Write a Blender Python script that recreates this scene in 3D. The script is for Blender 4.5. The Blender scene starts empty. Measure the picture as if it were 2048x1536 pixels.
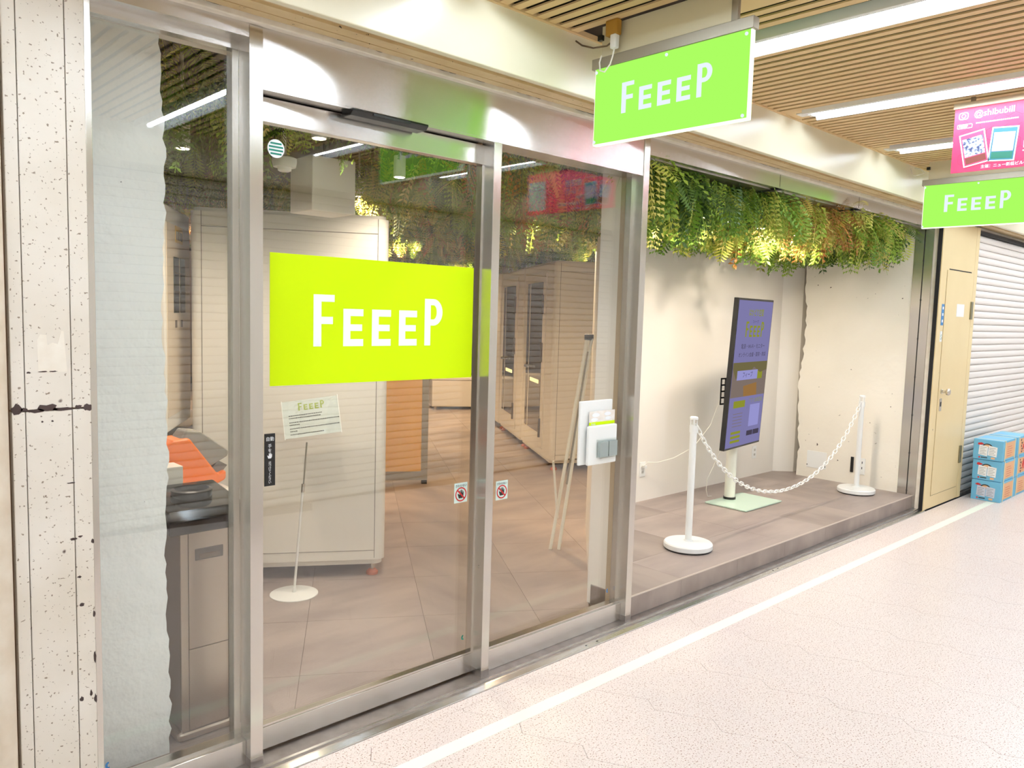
import bpy, math, random
import numpy as np
from mathutils import Matrix, Vector
S = bpy.context.scene
COL = S.collection
rnd = random.Random(7)
# ---------------------------------------------------------------- camera
F_PX, YAW, PIT, ROL = 1577.9, 0.75667554, 0.08950957, 0.02834028
CAM = Vector((0, -2.48, 1.6))
def cam_axes():
    cy, sy, cp, sp = math.cos(YAW), math.sin(YAW), math.cos(PIT), math.sin(PIT)
    f = Vector((sy*cp, cy*cp, -sp)); r = Vector((cy, -sy, 0)); u = r.cross(f)
    c, s = math.cos(ROL), math.sin(ROL)
    return c*r + s*u, -s*r + c*u, f
cr, cu, cf = cam_axes()
cd = bpy.data.cameras.new('camera'); cam = bpy.data.objects.new('camera', cd); COL.objects.link(cam)
cd.sensor_width = 36; cd.lens = F_PX/2048*36; cd.clip_start = 0.02; cd.clip_end = 100
cam.matrix_world = Matrix(((cr.x, cu.x, -cf.x, CAM.x), (cr.y, cu.y, -cf.y, CAM.y), (cr.z, cu.z, -cf.z, CAM.z), (0, 0, 0, 1)))
S.camera = cam
# ---------------------------------------------------------------- world, exposure
w = bpy.data.worlds.new('world'); S.world = w; w.use_nodes = True
w.node_tree.nodes['Background'].inputs[0].default_value = (0.9, 0.9, 1, 1)
w.node_tree.nodes['Background'].inputs[1].default_value = 0.02
S.view_settings.view_transform = 'Standard'; S.view_settings.look = 'None'
S.view_settings.gamma = 1; S.view_settings.use_curve_mapping = False
S.view_settings.exposure = 0.0
LAMP = 74.0        # radiance of the corridor tubes
SPOT_W = 95.0      # watts of a shop spotlight
SIGN_E = 1.0       # radiance scale of the light boxes
try:
    S.cycles.use_denoising = True
    S.cycles.max_bounces = 8; S.cycles.diffuse_bounces = 4; S.cycles.glossy_bounces = 4
    S.cycles.use_adaptive_sampling = True; S.cycles.adaptive_threshold = 0.06; S.cycles.adaptive_min_samples = 16
    S.cycles.transparent_max_bounces = 16; S.cycles.sample_clamp_indirect = 6
except Exception: pass

# ---------------------------------------------------------------- helpers
def lin(c):
    o = []
    for v in c[:3]:
        v = v/255.0; o.append(v/12.92 if v <= 0.04045 else ((v+0.055)/1.055)**2.4)
    return (o[0], o[1], o[2], 1)
def mat(name, rgb, rough=0.5, metal=0.0, noise=None, bump=None, emit=0.0, spec=None, alpha=None, speck=None, stretch=None):
    """noise=(scale, amount, rgb2); bump=(scale, strength); speck=(scale, threshold, rgb)"""
    m = bpy.data.materials.new(name); m.use_nodes = True; nt = m.node_tree; b = nt.nodes['Principled BSDF']
    c = lin(rgb); b.inputs['Base Color'].default_value = c
    b.inputs['Roughness'].default_value = rough; b.inputs['Metallic'].default_value = metal
    if spec is not None: b.inputs['Specular IOR Level'].default_value = spec
    if emit:
        b.inputs['Emission Color'].default_value = c; b.inputs['Emission Strength'].default_value = emit
    co = nt.nodes.new('ShaderNodeTexCoord'); vec = co.outputs['Object']
    if stretch:
        mp = nt.nodes.new('ShaderNodeMapping'); mp.inputs['Scale'].default_value = stretch
        nt.links.new(vec, mp.inputs[0]); vec = mp.outputs[0]
    col = None
    if noise:
        n = nt.nodes.new('ShaderNodeTexNoise'); n.inputs['Scale'].default_value = noise[0]; n.inputs['Detail'].default_value = 4
        nt.links.new(vec, n.inputs['Vector'])
        r = nt.nodes.new('ShaderNodeValToRGB'); r.color_ramp.elements[0].position = 0.5-noise[1]/2; r.color_ramp.elements[1].position = 0.5+noise[1]/2
        r.color_ramp.elements[0].color = c; r.color_ramp.elements[1].color = lin(noise[2])
        nt.links.new(n.outputs['Fac'], r.inputs[0]); col = r.outputs[0]
    for sp in (speck or []):
        n = nt.nodes.new('ShaderNodeTexNoise'); n.inputs['Scale'].default_value = sp[0]; n.inputs['Detail'].default_value = 2
        nt.links.new(vec, n.inputs['Vector'])
        r = nt.nodes.new('ShaderNodeValToRGB'); r.color_ramp.elements[0].position = sp[1]; r.color_ramp.elements[1].position = sp[1]+0.03
        nt.links.new(n.outputs['Fac'], r.inputs[0])
        mx = nt.nodes.new('ShaderNodeMix'); mx.data_type = 'RGBA'
        nt.links.new(r.outputs[0], mx.inputs[0])
        if col: nt.links.new(col, mx.inputs[6])
        else: mx.inputs[6].default_value = c
        mx.inputs[7].default_value = lin(sp[2]); col = mx.outputs[2]
    if col: nt.links.new(col, b.inputs['Base Color'])
    if bump:
        n = nt.nodes.new('ShaderNodeTexNoise'); n.inputs['Scale'].default_value = bump[0]; n.inputs['Detail'].default_value = 4
        nt.links.new(vec, n.inputs['Vector'])
        bp = nt.nodes.new('ShaderNodeBump'); bp.inputs['Strength'].default_value = bump[1]; bp.inputs['Distance'].default_value = bump[2] if len(bump) > 2 else 0.004
        nt.links.new(n.outputs['Fac'], bp.inputs['Height']); nt.links.new(bp.outputs[0], b.inputs['Normal'])
    return m
def steel(name, rgb, rough, rot, bump=.004):
    """brushed stainless: anisotropic, tangent along the first UV axis, rot turns the blur"""
    m = mat(name, rgb, rough, 1.0, bump=(60, bump), stretch=(.1, 1, 2) if rot else (2, 2, .1)); nt = m.node_tree
    a = nt.nodes['Principled BSDF']; a.inputs['Anisotropic'].default_value = .97; a.inputs['Anisotropic Rotation'].default_value = .25 if rot else 0
    t = nt.nodes.new('ShaderNodeTangent'); t.direction_type = 'UV_MAP'; t.uv_map = 'brush'; nt.links.new(t.outputs[0], a.inputs['Tangent'])
    return m
def emis(name, rgb, k):
    m = bpy.data.materials.new(name); m.use_nodes = True; nt = m.node_tree
    nt.nodes.remove(nt.nodes['Principled BSDF'])
    e = nt.nodes.new('ShaderNodeEmission'); e.inputs[0].default_value = lin(rgb); e.inputs[1].default_value = k
    nt.links.new(e.outputs[0], nt.nodes['Material Output'].inputs[0])
    if name not in ('tube_glow', 'lightbox_green'): m.cycles.emission_sampling = 'NONE'   # small glows are found by bounces alone
    return m
def glass_mat(name, tint, f0):
    """thin pane: Schlick reflection over clear transmission"""
    m = bpy.data.materials.new(name); m.use_nodes = True; nt = m.node_tree; N = nt.nodes
    N.remove(N['Principled BSDF'])
    g = N.new('ShaderNodeNewGeometry'); d = N.new('ShaderNodeVectorMath'); d.operation = 'DOT_PRODUCT'
    nt.links.new(g.outputs['Normal'], d.inputs[0]); nt.links.new(g.outputs['Incoming'], d.inputs[1])
    def M(op, a, b_=None):
        k = N.new('ShaderNodeMath'); k.operation = op
        for i, v in enumerate((a, b_)):
            if v is None: continue
            if isinstance(v, (int, float)): k.inputs[i].default_value = v
            else: nt.links.new(v, k.inputs[i])
        return k.outputs[0]
    c = M('ABSOLUTE', d.outputs['Value']); p = M('POWER', M('SUBTRACT', 1.0, c), 5.0)
    fr = M('ADD', M('MULTIPLY', p, 1-f0), f0)
    t = N.new('ShaderNodeBsdfTransparent'); t.inputs[0].default_value = (*tint, 1)
    gl = N.new('ShaderNodeBsdfGlossy'); gl.inputs['Roughness'].default_value = 0.0; gl.inputs[0].default_value = (1, 1, 1, 1)
    mx = N.new('ShaderNodeMixShader'); nt.links.new(fr, mx.inputs[0]); nt.links.new(t.outputs[0], mx.inputs[1]); nt.links.new(gl.outputs[0], mx.inputs[2])
    nt.links.new(mx.outputs[0], N['Material Output'].inputs[0]); return m

ORG = {}
class MB:
    """collects shapes in world coordinates (or in a local frame) and links them as ONE mesh object"""
    def __init__(s, frame=None):
        s.v = []; s.f = []; s.fr = frame
    def _p(s, p):
        if s.fr is None: return tuple(p)
        o, ex, ey, ez = s.fr
        return tuple(o[i] + ex[i]*p[0] + ey[i]*p[1] + ez[i]*p[2] for i in range(3))
    def add(s, vs, fs):
        n = len(s.v); s.v += [s._p(p) for p in vs]; s.f += [tuple(i+n for i in q) for q in fs]; return s
    def box(s, x0, x1, y0, y1, z0, z1):
        return s.add([(x0,y0,z0),(x1,y0,z0),(x1,y1,z0),(x0,y1,z0),(x0,y0,z1),(x1,y0,z1),(x1,y1,z1),(x0,y1,z1)],
                     [(0,3,2,1),(4,5,6,7),(0,1,5,4),(1,2,6,5),(2,3,7,6),(3,0,4,7)])
    def poly(s, pts, h0, h1, ax=2):
        """prism: 2D outline extruded along axis ax (0 x,1 y,2 z)"""
        n = len(pts)
        def P(a, h): return (h, a[0], a[1]) if ax == 0 else ((a[0], h, a[1]) if ax == 1 else (a[0], a[1], h))
        vs = [P(a, h0) for a in pts] + [P(a, h1) for a in pts]
        fs = [tuple(range(n-1, -1, -1)), tuple(range(n, 2*n))] + [(i, (i+1) % n, n+(i+1) % n, n+i) for i in range(n)]
        return s.add(vs, fs)
    def cyl(s, p0, p1, r0, r1=None, n=20, caps=True):
        r1 = r0 if r1 is None else r1
        a, b = Vector(p0), Vector(p1); d = (b-a).normalized()
        e = d.cross(Vector((0, 0, 1))) if abs(d.z) < 0.9 else d.cross(Vector((1, 0, 0))); e.normalize(); g = d.cross(e)
        vs = [tuple(a + (e*math.cos(t)+g*math.sin(t))*r0) for t in [2*math.pi*i/n for i in range(n)]]
        vs += [tuple(b + (e*math.cos(t)+g*math.sin(t))*r1) for t in [2*math.pi*i/n for i in range(n)]]
        fs = [(i, (i+1) % n, n+(i+1) % n, n+i) for i in range(n)]
        if caps: fs += [tuple(range(n-1, -1, -1)), tuple(range(n, 2*n))]
        return s.add(vs, fs)
    def lathe(s, c, prof, n=28):
        vs = []; fs = []
        for (r, z) in prof:
            for i in range(n):
                t = 2*math.pi*i/n; vs.append((c[0]+r*math.cos(t), c[1]+r*math.sin(t), z))
        for k in range(len(prof)-1):
            for i in range(n):
                j = (i+1) % n; fs.append((k*n+i, k*n+j, (k+1)*n+j, (k+1)*n+i))
        fs.append(tuple(range(n-1, -1, -1))); fs.append(tuple(range((len(prof)-1)*n, len(prof)*n)))
        return s.add(vs, fs)
    def tube(s, pts, r, n=8):
        """one continuous swept tube along a polyline"""
        P = [Vector(p) for p in pts]; vs = []; fs = []; m = len(P)
        prev = None
        for k, p in enumerate(P):
            d = (P[min(k+1, m-1)] - P[max(k-1, 0)]).normalized()
            if prev is None: e = d.cross(Vector((0, 0, 1))) if abs(d.z) < 0.9 else d.cross(Vector((1, 0, 0)))
            else: e = prev - d*prev.dot(d)
            e.normalize(); prev = e; g = d.cross(e)
            for i in range(n):
                t = 2*math.pi*i/n; vs.append(tuple(p + (e*math.cos(t)+g*math.sin(t))*r))
        for k in range(m-1):
            for i in range(n):
                j = (i+1) % n; fs.append((k*n+i, k*n+j, (k+1)*n+j, (k+1)*n+i))
        fs += [tuple(range(n-1, -1, -1)), tuple(range((m-1)*n, m*n))]
        return s.add(vs, fs)
    def build(s, name, m, parent=None, bevel=0, smooth=False, seg=2):
        me = bpy.data.meshes.new(name); o = bpy.data.objects.new(name, me); COL.objects.link(o)
        off = (0, 0, 0)
        if parent is not None:
            o.parent = parent; off = ORG.get(parent.name, (0, 0, 0)); ORG[o.name] = off
        me.from_pydata([(a[0]-off[0], a[1]-off[1], a[2]-off[2]) for a in s.v], [], s.f); me.update()
        me.materials.append(m)
        if m.name.startswith('brushed'):
            uv = me.uv_layers.new(name='brush')
            for p in me.polygons:
                n = [abs(c) for c in p.normal]; k = n.index(max(n))
                for li in p.loop_indices:
                    c = me.vertices[me.loops[li].vertex_index].co
                    uv.data[li].uv = (c.y, c.z) if k == 0 else ((c.x, c.z) if k == 1 else (c.x, c.y))
        if smooth:
            for p in me.polygons: p.use_smooth = True
            try: me.set_sharp_from_angle(angle=math.radians(40))
            except Exception: pass
        if bevel:
            b = o.modifiers.new('bevel', 'BEVEL'); b.width = bevel; b.segments = seg; b.limit_method = 'ANGLE'; b.angle_limit = math.radians(50)
        return o
def B(x0, x1, y0, y1, z0, z1, frame=None): return MB(frame).box(x0, x1, y0, y1, z0, z1)
def tag(o, label=None, cat=None, group=None, kind=None):
    if label: o['label'] = label
    if cat: o['category'] = cat
    if group: o['group'] = group
    if kind: o['kind'] = kind
    return o
def empty(name, loc, label, cat, group=None, kind=None):
    o = bpy.data.objects.new(name, None); COL.objects.link(o); o.location = loc; o.empty_display_size = 0.1
    ORG[o.name] = tuple(loc); return tag(o, label, cat, group, kind)
def struct(o, label, cat): return tag(o, label, cat, kind='structure')
def share(name, src, parent, loc=(0, 0, 0)):
    o = src.copy(); o.name = name; COL.objects.link(o); o.parent = parent; o.location = loc; return o
FR_FACADE = lambda x, y, z: ((x, y, z), (1, 0, 0), (0, 0, 1), (0, -1, 0))      # text frame: right=+X, up=+Z, out=-Y
FR_SIGN = lambda x, y, z: ((x, y, z), (0, -1, 0), (0, 0, 1), (-1, 0, 0))       # right=-Y, up=+Z, out=-X
def text(name, body, frame, size, m, parent, align='LEFT', thick=0.0006, bold=0.0, spacing=1.0, xs=1.0):
    cv = bpy.data.curves.new('txt', 'FONT'); cv.body = body; cv.size = size; cv.align_x = align; cv.resolution_u = 3
    cv.offset = bold; cv.space_character = spacing
    t = bpy.data.objects.new('txt', cv); COL.objects.link(t)
    dg = bpy.context.evaluated_depsgraph_get()
    me = bpy.data.meshes.new_from_object(t.evaluated_get(dg))
    vs = [(v.co.x*xs, v.co.y, thick) for v in me.vertices]; fs = [tuple(p.vertices) for p in me.polygons]
    bpy.data.objects.remove(t); bpy.data.curves.remove(cv); bpy.data.meshes.remove(me)
    b = MB(frame); b.add(vs, fs); return b.build(name, m, parent)
def logo(name, frame, W, H, m, parent, th=0.0008):
    """F E E E P word mark; panel coordinates 0..W, 0..H of a 0.917 x 0.462 panel"""
    sx, sz = W/1.0, H/1.0
    b = MB(frame)
    def R(x0, x1, z0, z1): b.box(x0*sx, x1*sx, z0*sz, z1*sz, 0, th)
    R(.182, .2165, .297, .703); R(.2165, .275, .648, .703); R(.2165, .268, .473, .53)
    for e in (.316, .452, .588):
        R(e, e+.033, .297, .597); R(e+.033, e+.094, .54, .597); R(e+.033, e+.088, .42, .473); R(e+.033, e+.094, .297, .354)
    # P with a round bowl
    R(.724, .756, .297, .703)
    n = 14; cz, ro, ri = .587, .116, .062; x0 = .772; rx, rix = .05, .018
    ou = [(.756, .703), (x0, .703)] + [(x0+rx*math.sin(a), cz+ro*math.cos(a)) for a in [math.pi*i/n for i in range(1, n)]] + [(x0, cz-ro), (.756, cz-ro)]
    inn = [(.756, cz+ri), (x0, cz+ri)] + [(x0+rix*math.sin(a), cz+ri*math.cos(a)) for a in [math.pi*i/n for i in range(1, n)]] + [(x0, cz-ri), (.756, cz-ri)]
    k = len(ou); vs = []
    for h in (0, th): vs += [(p[0]*sx, p[1]*sz, h) for p in ou] + [(p[0]*sx, p[1]*sz, h) for p in inn]
    fs = []
    for i in range(k-1):
        fs.append((2*k+i, 2*k+i+1, 3*k+i+1, 3*k+i)); fs.append((i, i+1, 2*k+i+1, 2*k+i))
        fs.append((k+i, 3*k+i, 3*k+i+1, k+i+1))
    b.add(vs, fs)
    return b.build(name, m, parent)

# ---------------------------------------------------------------- materials
M_ = {}
M_['floor'] = mat('terrazzo', (232, 217, 210), .3, noise=(1.3, .5, (237, 223, 216)), speck=[(150, .60, (168, 130, 112)), (230, .60, (252, 246, 240))])
M_['joint'] = mat('joint', (120, 95, 82), .8)
M_['tape'] = mat('tape', (244, 250, 236), .45)
M_['steel'] = steel('brushed_steel', (212, 208, 203), .23, True)
M_['steel_v'] = steel('brushed_steel_vertical', (212, 208, 201), .27, False)
M_['sill'] = mat('worn_sill_steel', (190, 184, 180), .36, 1.0, noise=(14, .5, (160, 152, 146)), bump=(30, .05))
M_['fascia'] = mat('cream_paint', (232, 224, 198), .3, noise=(2, .4, (226, 216, 188)))
M_['soffit'] = mat('aged_cream_paint', (214, 190, 146), .5, noise=(9, .4, (196, 168, 122)), speck=[(60, .72, (70, 52, 34))])
M_['white_trim'] = mat('white_trim', (236, 228, 214), .5, noise=(20, .5, (222, 210, 192)))
M_['slat'] = mat('tan_slat', (222, 190, 140), .5)
M_['slat_back'] = mat('ceiling_void', (44, 30, 16), .95)
M_['lampw'] = mat('lamp_white', (240, 240, 240), .4)
M_['tube'] = emis('tube_glow', (228, 241, 255), LAMP)
M_['glass'] = glass_mat('clear_glass', (.985, .992, .985), .07)
M_['gap'] = mat('dark_gap', (24, 20, 18), .8)
M_['plaster'] = mat('rough_white_plaster', (241, 243, 238), .75, noise=(3, .5, (244, 246, 242)), bump=(10, 1.0, .018), speck=[(34, .75, (70, 62, 54))])
M_['plaster2'] = mat('rough_cream_plaster', (242, 235, 221), .7, noise=(2.5, .5, (238, 230, 214)), bump=(6, 1.0, .008), speck=[(26, .745, (92, 76, 60))])
M_['wallw'] = mat('white_wall', (240, 234, 224), .7)
M_['pillar'] = mat('weathered_cream_panel', (228, 220, 208), .5, noise=(3.5, .4, (214, 203, 186)), speck=[(110, .66, (140, 124, 106)), (14, .74, (84, 60, 50))])
M_['pipe'] = mat('cream_pipe', (226, 214, 196), .5, noise=(9, .4, (206, 188, 164)))
M_['itile'] = mat('grey_brown_tile', (146, 131, 124), .38, noise=(3.2, .3, (170, 155, 146)), stretch=(.5, 1.6, 1))
M_['itile2'] = mat('grey_brown_tile_dark', (138, 123, 115), .38, noise=(2.8, .3, (162, 147, 137)), stretch=(1.5, .5, 1))
M_['igap'] = mat('tile_joint', (116, 98, 82), .8)
M_['pod'] = mat('cream_pod_panel', (232, 226, 214), .45)
M_['podgap'] = mat('pod_seam', (90, 76, 62), .7)
M_['podglass'] = glass_mat('pod_glass', (.72, .72, .66), .06)
M_['pod_in'] = mat('pod_inside', (150, 120, 84), .7)
M_['metal'] = mat('chrome', (210, 205, 198), .2, 1.0)
M_['rubber'] = mat('foot_rubber', (200, 104, 60), .6)
M_['black'] = mat('black_plastic', (22, 21, 21), .35)
M_['gloss_black'] = mat('gloss_black', (16, 15, 14), .12)
M_['white'] = mat('white_plastic', (240, 240, 236), .35)
M_['lime'] = mat('lime_vinyl', (206, 236, 0), .6, spec=.15)
M_['limetxt'] = mat('lime_print', (188, 200, 60), .5)
M_['printw'] = mat('white_print', (246, 248, 250), .4)
M_['printk'] = mat('black_print', (40, 38, 38), .5)
M_['signgreen'] = emis('lightbox_green', (172, 255, 98), SIGN_E)
M_['signwhite'] = emis('lightbox_white', (236, 246, 255), SIGN_E)
M_['signedge'] = emis('lightbox_edge', (240, 255, 224), 1.5*SIGN_E)
M_['bracket'] = mat('grey_bracket', (150, 142, 126), .4, .6)
M_['creammetal'] = mat('cream_metal', (214, 204, 172), .4)
M_['orange'] = mat('orange_plastic', (255, 122, 0), .35)
M_['visor'] = mat('smoky_visor', (150, 142, 132), .2)
M_['binsteel'] = mat('bin_steel', (176, 162, 146), .3, .85, bump=(60, .02), stretch=(3, 3, .1))
M_['bindark'] = mat('bin_side', (112, 100, 88), .4, .6)
M_['wood'] = mat('orange_wood', (224, 176, 92), .5, noise=(6, .6, (212, 160, 76)), stretch=(1, 1, .2))
M_['brown'] = mat('dark_wood', (112, 84, 60), .5)
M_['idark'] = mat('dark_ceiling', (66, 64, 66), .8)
M_['shutter'] = mat('ivory_shutter', (238, 230, 222), .35)
M_['shutter_gap'] = mat('shutter_backing_metal', (150, 132, 124), .6)  # darker metal backing behind the shutter slats
M_['oppshutter'] = mat('opposite_shutter', (240, 234, 226), .45)
M_['beige'] = mat('beige_steel_door', (232, 210, 160), .35, noise=(2.2, .5, (226, 202, 150)), speck=[(18, .76, (96, 70, 44))])
M_['blue'] = mat('blue_carton', (112, 182, 214), .6)
M_['bluel'] = mat('pale_blue_carton', (140, 205, 238), .6)
M_['peach'] = mat('peach_print', (228, 178, 132), .6)
M_['paper'] = mat('paper', (240, 240, 238), .6)
M_['paper2'] = mat('grey_paper', (206, 210, 222), .6)
M_['red'] = mat('red_print', (196, 40, 40), .6)
M_['strap'] = mat('cream_strap', (236, 220, 172), .5)
M_['pink'] = mat('crimson_banner', (226, 44, 88), .45, noise=(5, .5, (236, 62, 102)))
M_['pinkd'] = mat('dark_crimson_line', (176, 30, 68), .5)
M_['bluep'] = mat('blue_print', (60, 130, 190), .5)
M_['teal'] = mat('teal_print', (0, 130, 110), .5)
M_['tealp'] = mat('pale_teal', (214, 234, 226), .5)
M_['glassgreen'] = mat('tempered_green_glass_plate', (196, 220, 200), .12)
M_['offwhite'] = mat('offwhite_metal', (236, 234, 220), .4)
M_['screen'] = emis('screen_lilac', (126, 122, 168), 1.0)
M_['screen_l'] = emis('screen_pale', (150, 148, 205), 1.0)
M_['screen_o'] = emis('screen_olive', (112, 104, 70), 1.0)
M_['screen_g'] = emis('screen_lime', (140, 144, 50), 1.0)
M_['screen_k'] = emis('screen_dark', (72, 66, 82), 1.0)
M_['screen_b'] = emis('screen_brown', (150, 112, 66), 1.0)
M_['screen_t'] = emis('screen_taupe', (126, 112, 104), 1.0)
M_['clear'] = glass_mat('clear_acrylic', (.93, .95, .94), .06)
M_['spotglow'] = emis('spot_glow', (255, 236, 205), 22.0)
M_['wire'] = mat('brown_wire', (92, 72, 50), .5)
M_['wirew'] = mat('white_cable', (236, 232, 220), .5)

# ================================================================= CORRIDOR SHELL
XA, XB, YW = -3.5, 13.5, -3.05
# floor of interlocking terrazzo tiles
fl = struct(B(XA, XB, YW-.1, -.085, -.06, -.003).build('floor', M_['joint']), 'pale pink terrazzo corridor floor with fine zigzag joints', 'floor')
def tile_outline(i, j):
    # zigzag lattice: step a along -Y with a jog, step b along X
    ax, ay = .0625, -.2775
    def node(i_, j_): return (i_*.4785 + j_*ax, -.12 + j_*ay + i_*.06)
    p0 = node(i, j); p1 = node(i+1, j); p2 = node(i+1, j+1); p3 = node(i, j+1)
    k = lambda p: (p[0]+.112, p[1]-.205)
    return [p0, k(p0), p3, p2, k(p1), p1]
g = .0016
def shrink(pts, g):
    n = len(pts); out = []
    A = sum(pts[i][0]*pts[(i+1) % n][1]-pts[(i+1) % n][0]*pts[i][1] for i in range(n))
    s = 1 if A > 0 else -1
    for i in range(n):
        p, a, b = Vector(pts[i]), Vector(pts[i-1]), Vector(pts[(i+1) % n])
        d1 = (p-a).normalized(); d2 = (b-p).normalized()
        n1 = Vector((-d1.y, d1.x))*s; n2 = Vector((-d2.y, d2.x))*s
        k = 1+n1.dot(n2); q = p + (n1+n2)*(g/max(k, .3)); out.append((q.x, q.y))
    return out
def clipY(pts, ymax, keep_below=True):
    out = []
    for i in range(len(pts)):
        a, b = pts[i], pts[(i+1) % len(pts)]
        ia, ib = (a[1] <= ymax) == keep_below, (b[1] <= ymax) == keep_below
        if ia: out.append(a)
        if ia != ib:
            t = (ymax-a[1])/(b[1]-a[1]); out.append((a[0]+t*(b[0]-a[0]), ymax))
    return out
ntile = 0; rest = MB()
for i in range(-12, 32):
    for j in range(-12, 18):
        o = tile_outline(i, j); cx = sum(p[0] for p in o)/6; cy = sum(p[1] for p in o)/6
        if cx < XA or cx > XB-.3 or cy < YW or cy > .25: continue
        gx, gy = .0011, .00015
        o = [(o[0][0]+gx, o[0][1]-gy), (o[1][0]+gx, o[1][1]), (o[2][0]+gx, o[2][1]+gy), (o[3][0]-gx, o[3][1]+gy), (o[4][0]-gx, o[4][1]), (o[5][0]-gx, o[5][1]-gy)]
        o = clipY(o, -.14)
        if len(o) < 3: continue
        seen = cx > .9 and cx < 9.6 and cy > -2.0 and (cx*.1-1.55+cx*.0 > -9) and cy > -.25-cx*.46
        if seen and ntile < 290:
            MB().poly(o, -.02, 0).build('tile', M_['floor'], fl); ntile += 1
        else: rest.poly(o, -.02, 0)
tag(rest.build('tile_field', M_['floor'], fl), kind='stuff')
bd = MB()
for k in range(12): bd.box(XA+1.42*k+.001, XA+1.42*(k+1)-.001, -.139, -.087, -.02, 0)
bd.build('border_strip', M_['floor'], fl)
tag(B(-1, 8.1, -.37, -.306, 0, .0012).build('floor_tape', M_['tape']), 'pale white line of tape along the pink corridor floor', 'floor tape')

# ceiling of slats
ce = struct(B(XA, XB, YW-.1, -.2, 2.752, 2.86).build('ceiling', M_['slat_back']), 'slatted tan corridor ceiling with dark gaps', 'ceiling')
sl0 = None
LAMPS = [3.015+1.18*k for k in range(-5, 9)]
XS = []; x = 2.001 - .0645*70
while x < 11.5:
    if not any(abs(x+.02-l) < .095 for l in LAMPS) and not (2.44 < x+.02 < 2.62): XS.append(x)
    x += .0645
for x in XS:
    if sl0 is None:
        sl0 = B(-.0195, .0195, YW, -.235, 2.735, 2.742).build('slat', M_['slat'], ce); sl0.location = (x+.02, 0, 0)
    else: share('slat', sl0, ce, (x+.02, 0, 0))
# runner angle that carries the slats next to the fascia, and the open service channel over the first sign
B(XA, XB, -.236, -.222, 2.73, 2.75).build('runner', M_['slat'], ce)
B(2.42, 2.63, YW, -.24, 2.765, 2.795).build('service_channel', M_['creammetal'], ce)
B(2.555, 2.64, YW, -.3, 2.725, 2.765).build('service_rail', M_['slat'], ce)

def ceiling_light(x, lab):
    e = empty('ceiling_light', (x, -.38, 2.735), lab, 'ceiling light', 'fluorescent corridor lights')
    y0, y1 = -2.75, -.345
    b = MB()
    b.poly([(x-.09, 2.712), (x-.062, 2.712), (x-.05, 2.752), (x+.05, 2.752), (x+.086, 2.712), (x+.09, 2.712), (x+.09, 2.7535), (x-.09, 2.7535)], y0, y1, 1)
    b.build('reflector', M_['lampw'], e)
    t = MB().cyl((x-.005, y0+.03, 2.734), (x-.005, y1-.03, 2.734), .0145, n=8); t.build('tube', M_['tube'], e, smooth=True)
    for yy in (y0, y1-.02): B(x-.02, x+.02, yy, yy+.02, 2.718, 2.752).build('lamp_holder', M_['white'], e)
    B(x-.035, x+.035, y1, y1+.06, 2.729, 2.735).build('end_bracket', M_['white'], e)
    B(x-.094, x+.094, y1, -.237, 2.735, 2.742).build('end_cover', M_['slat'], e)
    return e
vis = {2: 'fluorescent ceiling light first right of the near green sign', 3: 'fluorescent ceiling light second right of the near green sign, running over the doorway side of the banner',
       4: 'fluorescent ceiling light partly hidden behind the crimson banner'}
for k, x in enumerate(LAMPS):
    n = round((x-3.015)/1.18)
    lab = {0: 'fluorescent ceiling light right behind the nearest green hanging sign', 1: 'fluorescent ceiling light between the near green sign and the crimson banner',
           2: 'fluorescent ceiling light whose end is hidden behind the crimson banner'}.get(n)
    if lab is None:
        d = abs(n) if n < 0 else n-2
        o_ = ['', 'first', 'second', 'third', 'fourth', 'fifth', 'sixth', 'seventh'][d]
        lab = ('fluorescent ceiling light over the corridor, %s one left of the nearest green sign' % o_) if n < 0 else ('fluorescent ceiling light down the corridor, %s one past the crimson banner' % o_)
    ceiling_light(x, lab)

# fascia beam, soffit and trims above the shop front
struct(B(XA, XB, -.222, -.19, 2.50, 2.86).build('trim_1', M_['fascia'], bevel=.004), 'glossy cream fascia beam running above the shop front', 'beam')
so = struct(B(XA, XB, -.19, .1, 2.512, 2.60).build('trim_2', M_['soffit']), 'brownish stained soffit under the cream fascia', 'soffit')
B(XA, XB, -.155, -.10, 2.503, 2.513).build('moulding', M_['soffit'], so)
B(XA, XB, -.085, -.045, 2.506, 2.513).build('moulding', M_['soffit'], so)
struct(B(XA, XB, -.03, .02, 2.492, 2.518).build('trim_3', M_['white_trim'], bevel=.004), 'thin white trim strip above the stainless header', 'trim')
struct(B(XA, XB, .02, .3, 2.47, 2.80).build('wall_front', M_['wallw']), 'wall band above the shop windows', 'wall')
# opposite side and corridor ends
wo = struct(B(XA, XB, YW-.2, YW-.06, 0, 2.9).build('wall_back', M_['shutter_gap']), 'wall with ivory roller shutter on the opposite side of the corridor', 'wall')
def shutter_slat_profile(b, x0, x1, yf, sgn, h):
    # curved slat cut: yf front plane, sgn direction towards the viewer
    pr = [(0, .0), (.006, .004), (.012, .014), (.013, .030), (.010, .046), (.004, .056), (-.004, .0605), (-.006, 0)]
    pts = [(yf + sgn*a*1.0, z) for a, z in pr]
    b.poly(pts, x0, x1, 0); return b
s0 = None
for k in range(39):
    if s0 is None:
        s0 = shutter_slat_profile(MB(), XA, XB, YW-.045, 1, .0635).build('slat', M_['oppshutter'], wo); s0.location = (0, 0, .02)
    else: share('slat', s0, wo, (0, 0, .02+.0635*k))
struct(B(XA, XB, YW-.1, YW+.25, 2.5, 2.86).build('trim_4', M_['fascia']), 'cream fascia beam on the opposite side of the corridor', 'beam')
struct(B(XB, XB+.1, YW-.2, .5, 0, 2.86).build('wall_right', M_['wallw']), 'pale wall closing the far end of the corridor', 'wall')
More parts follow.
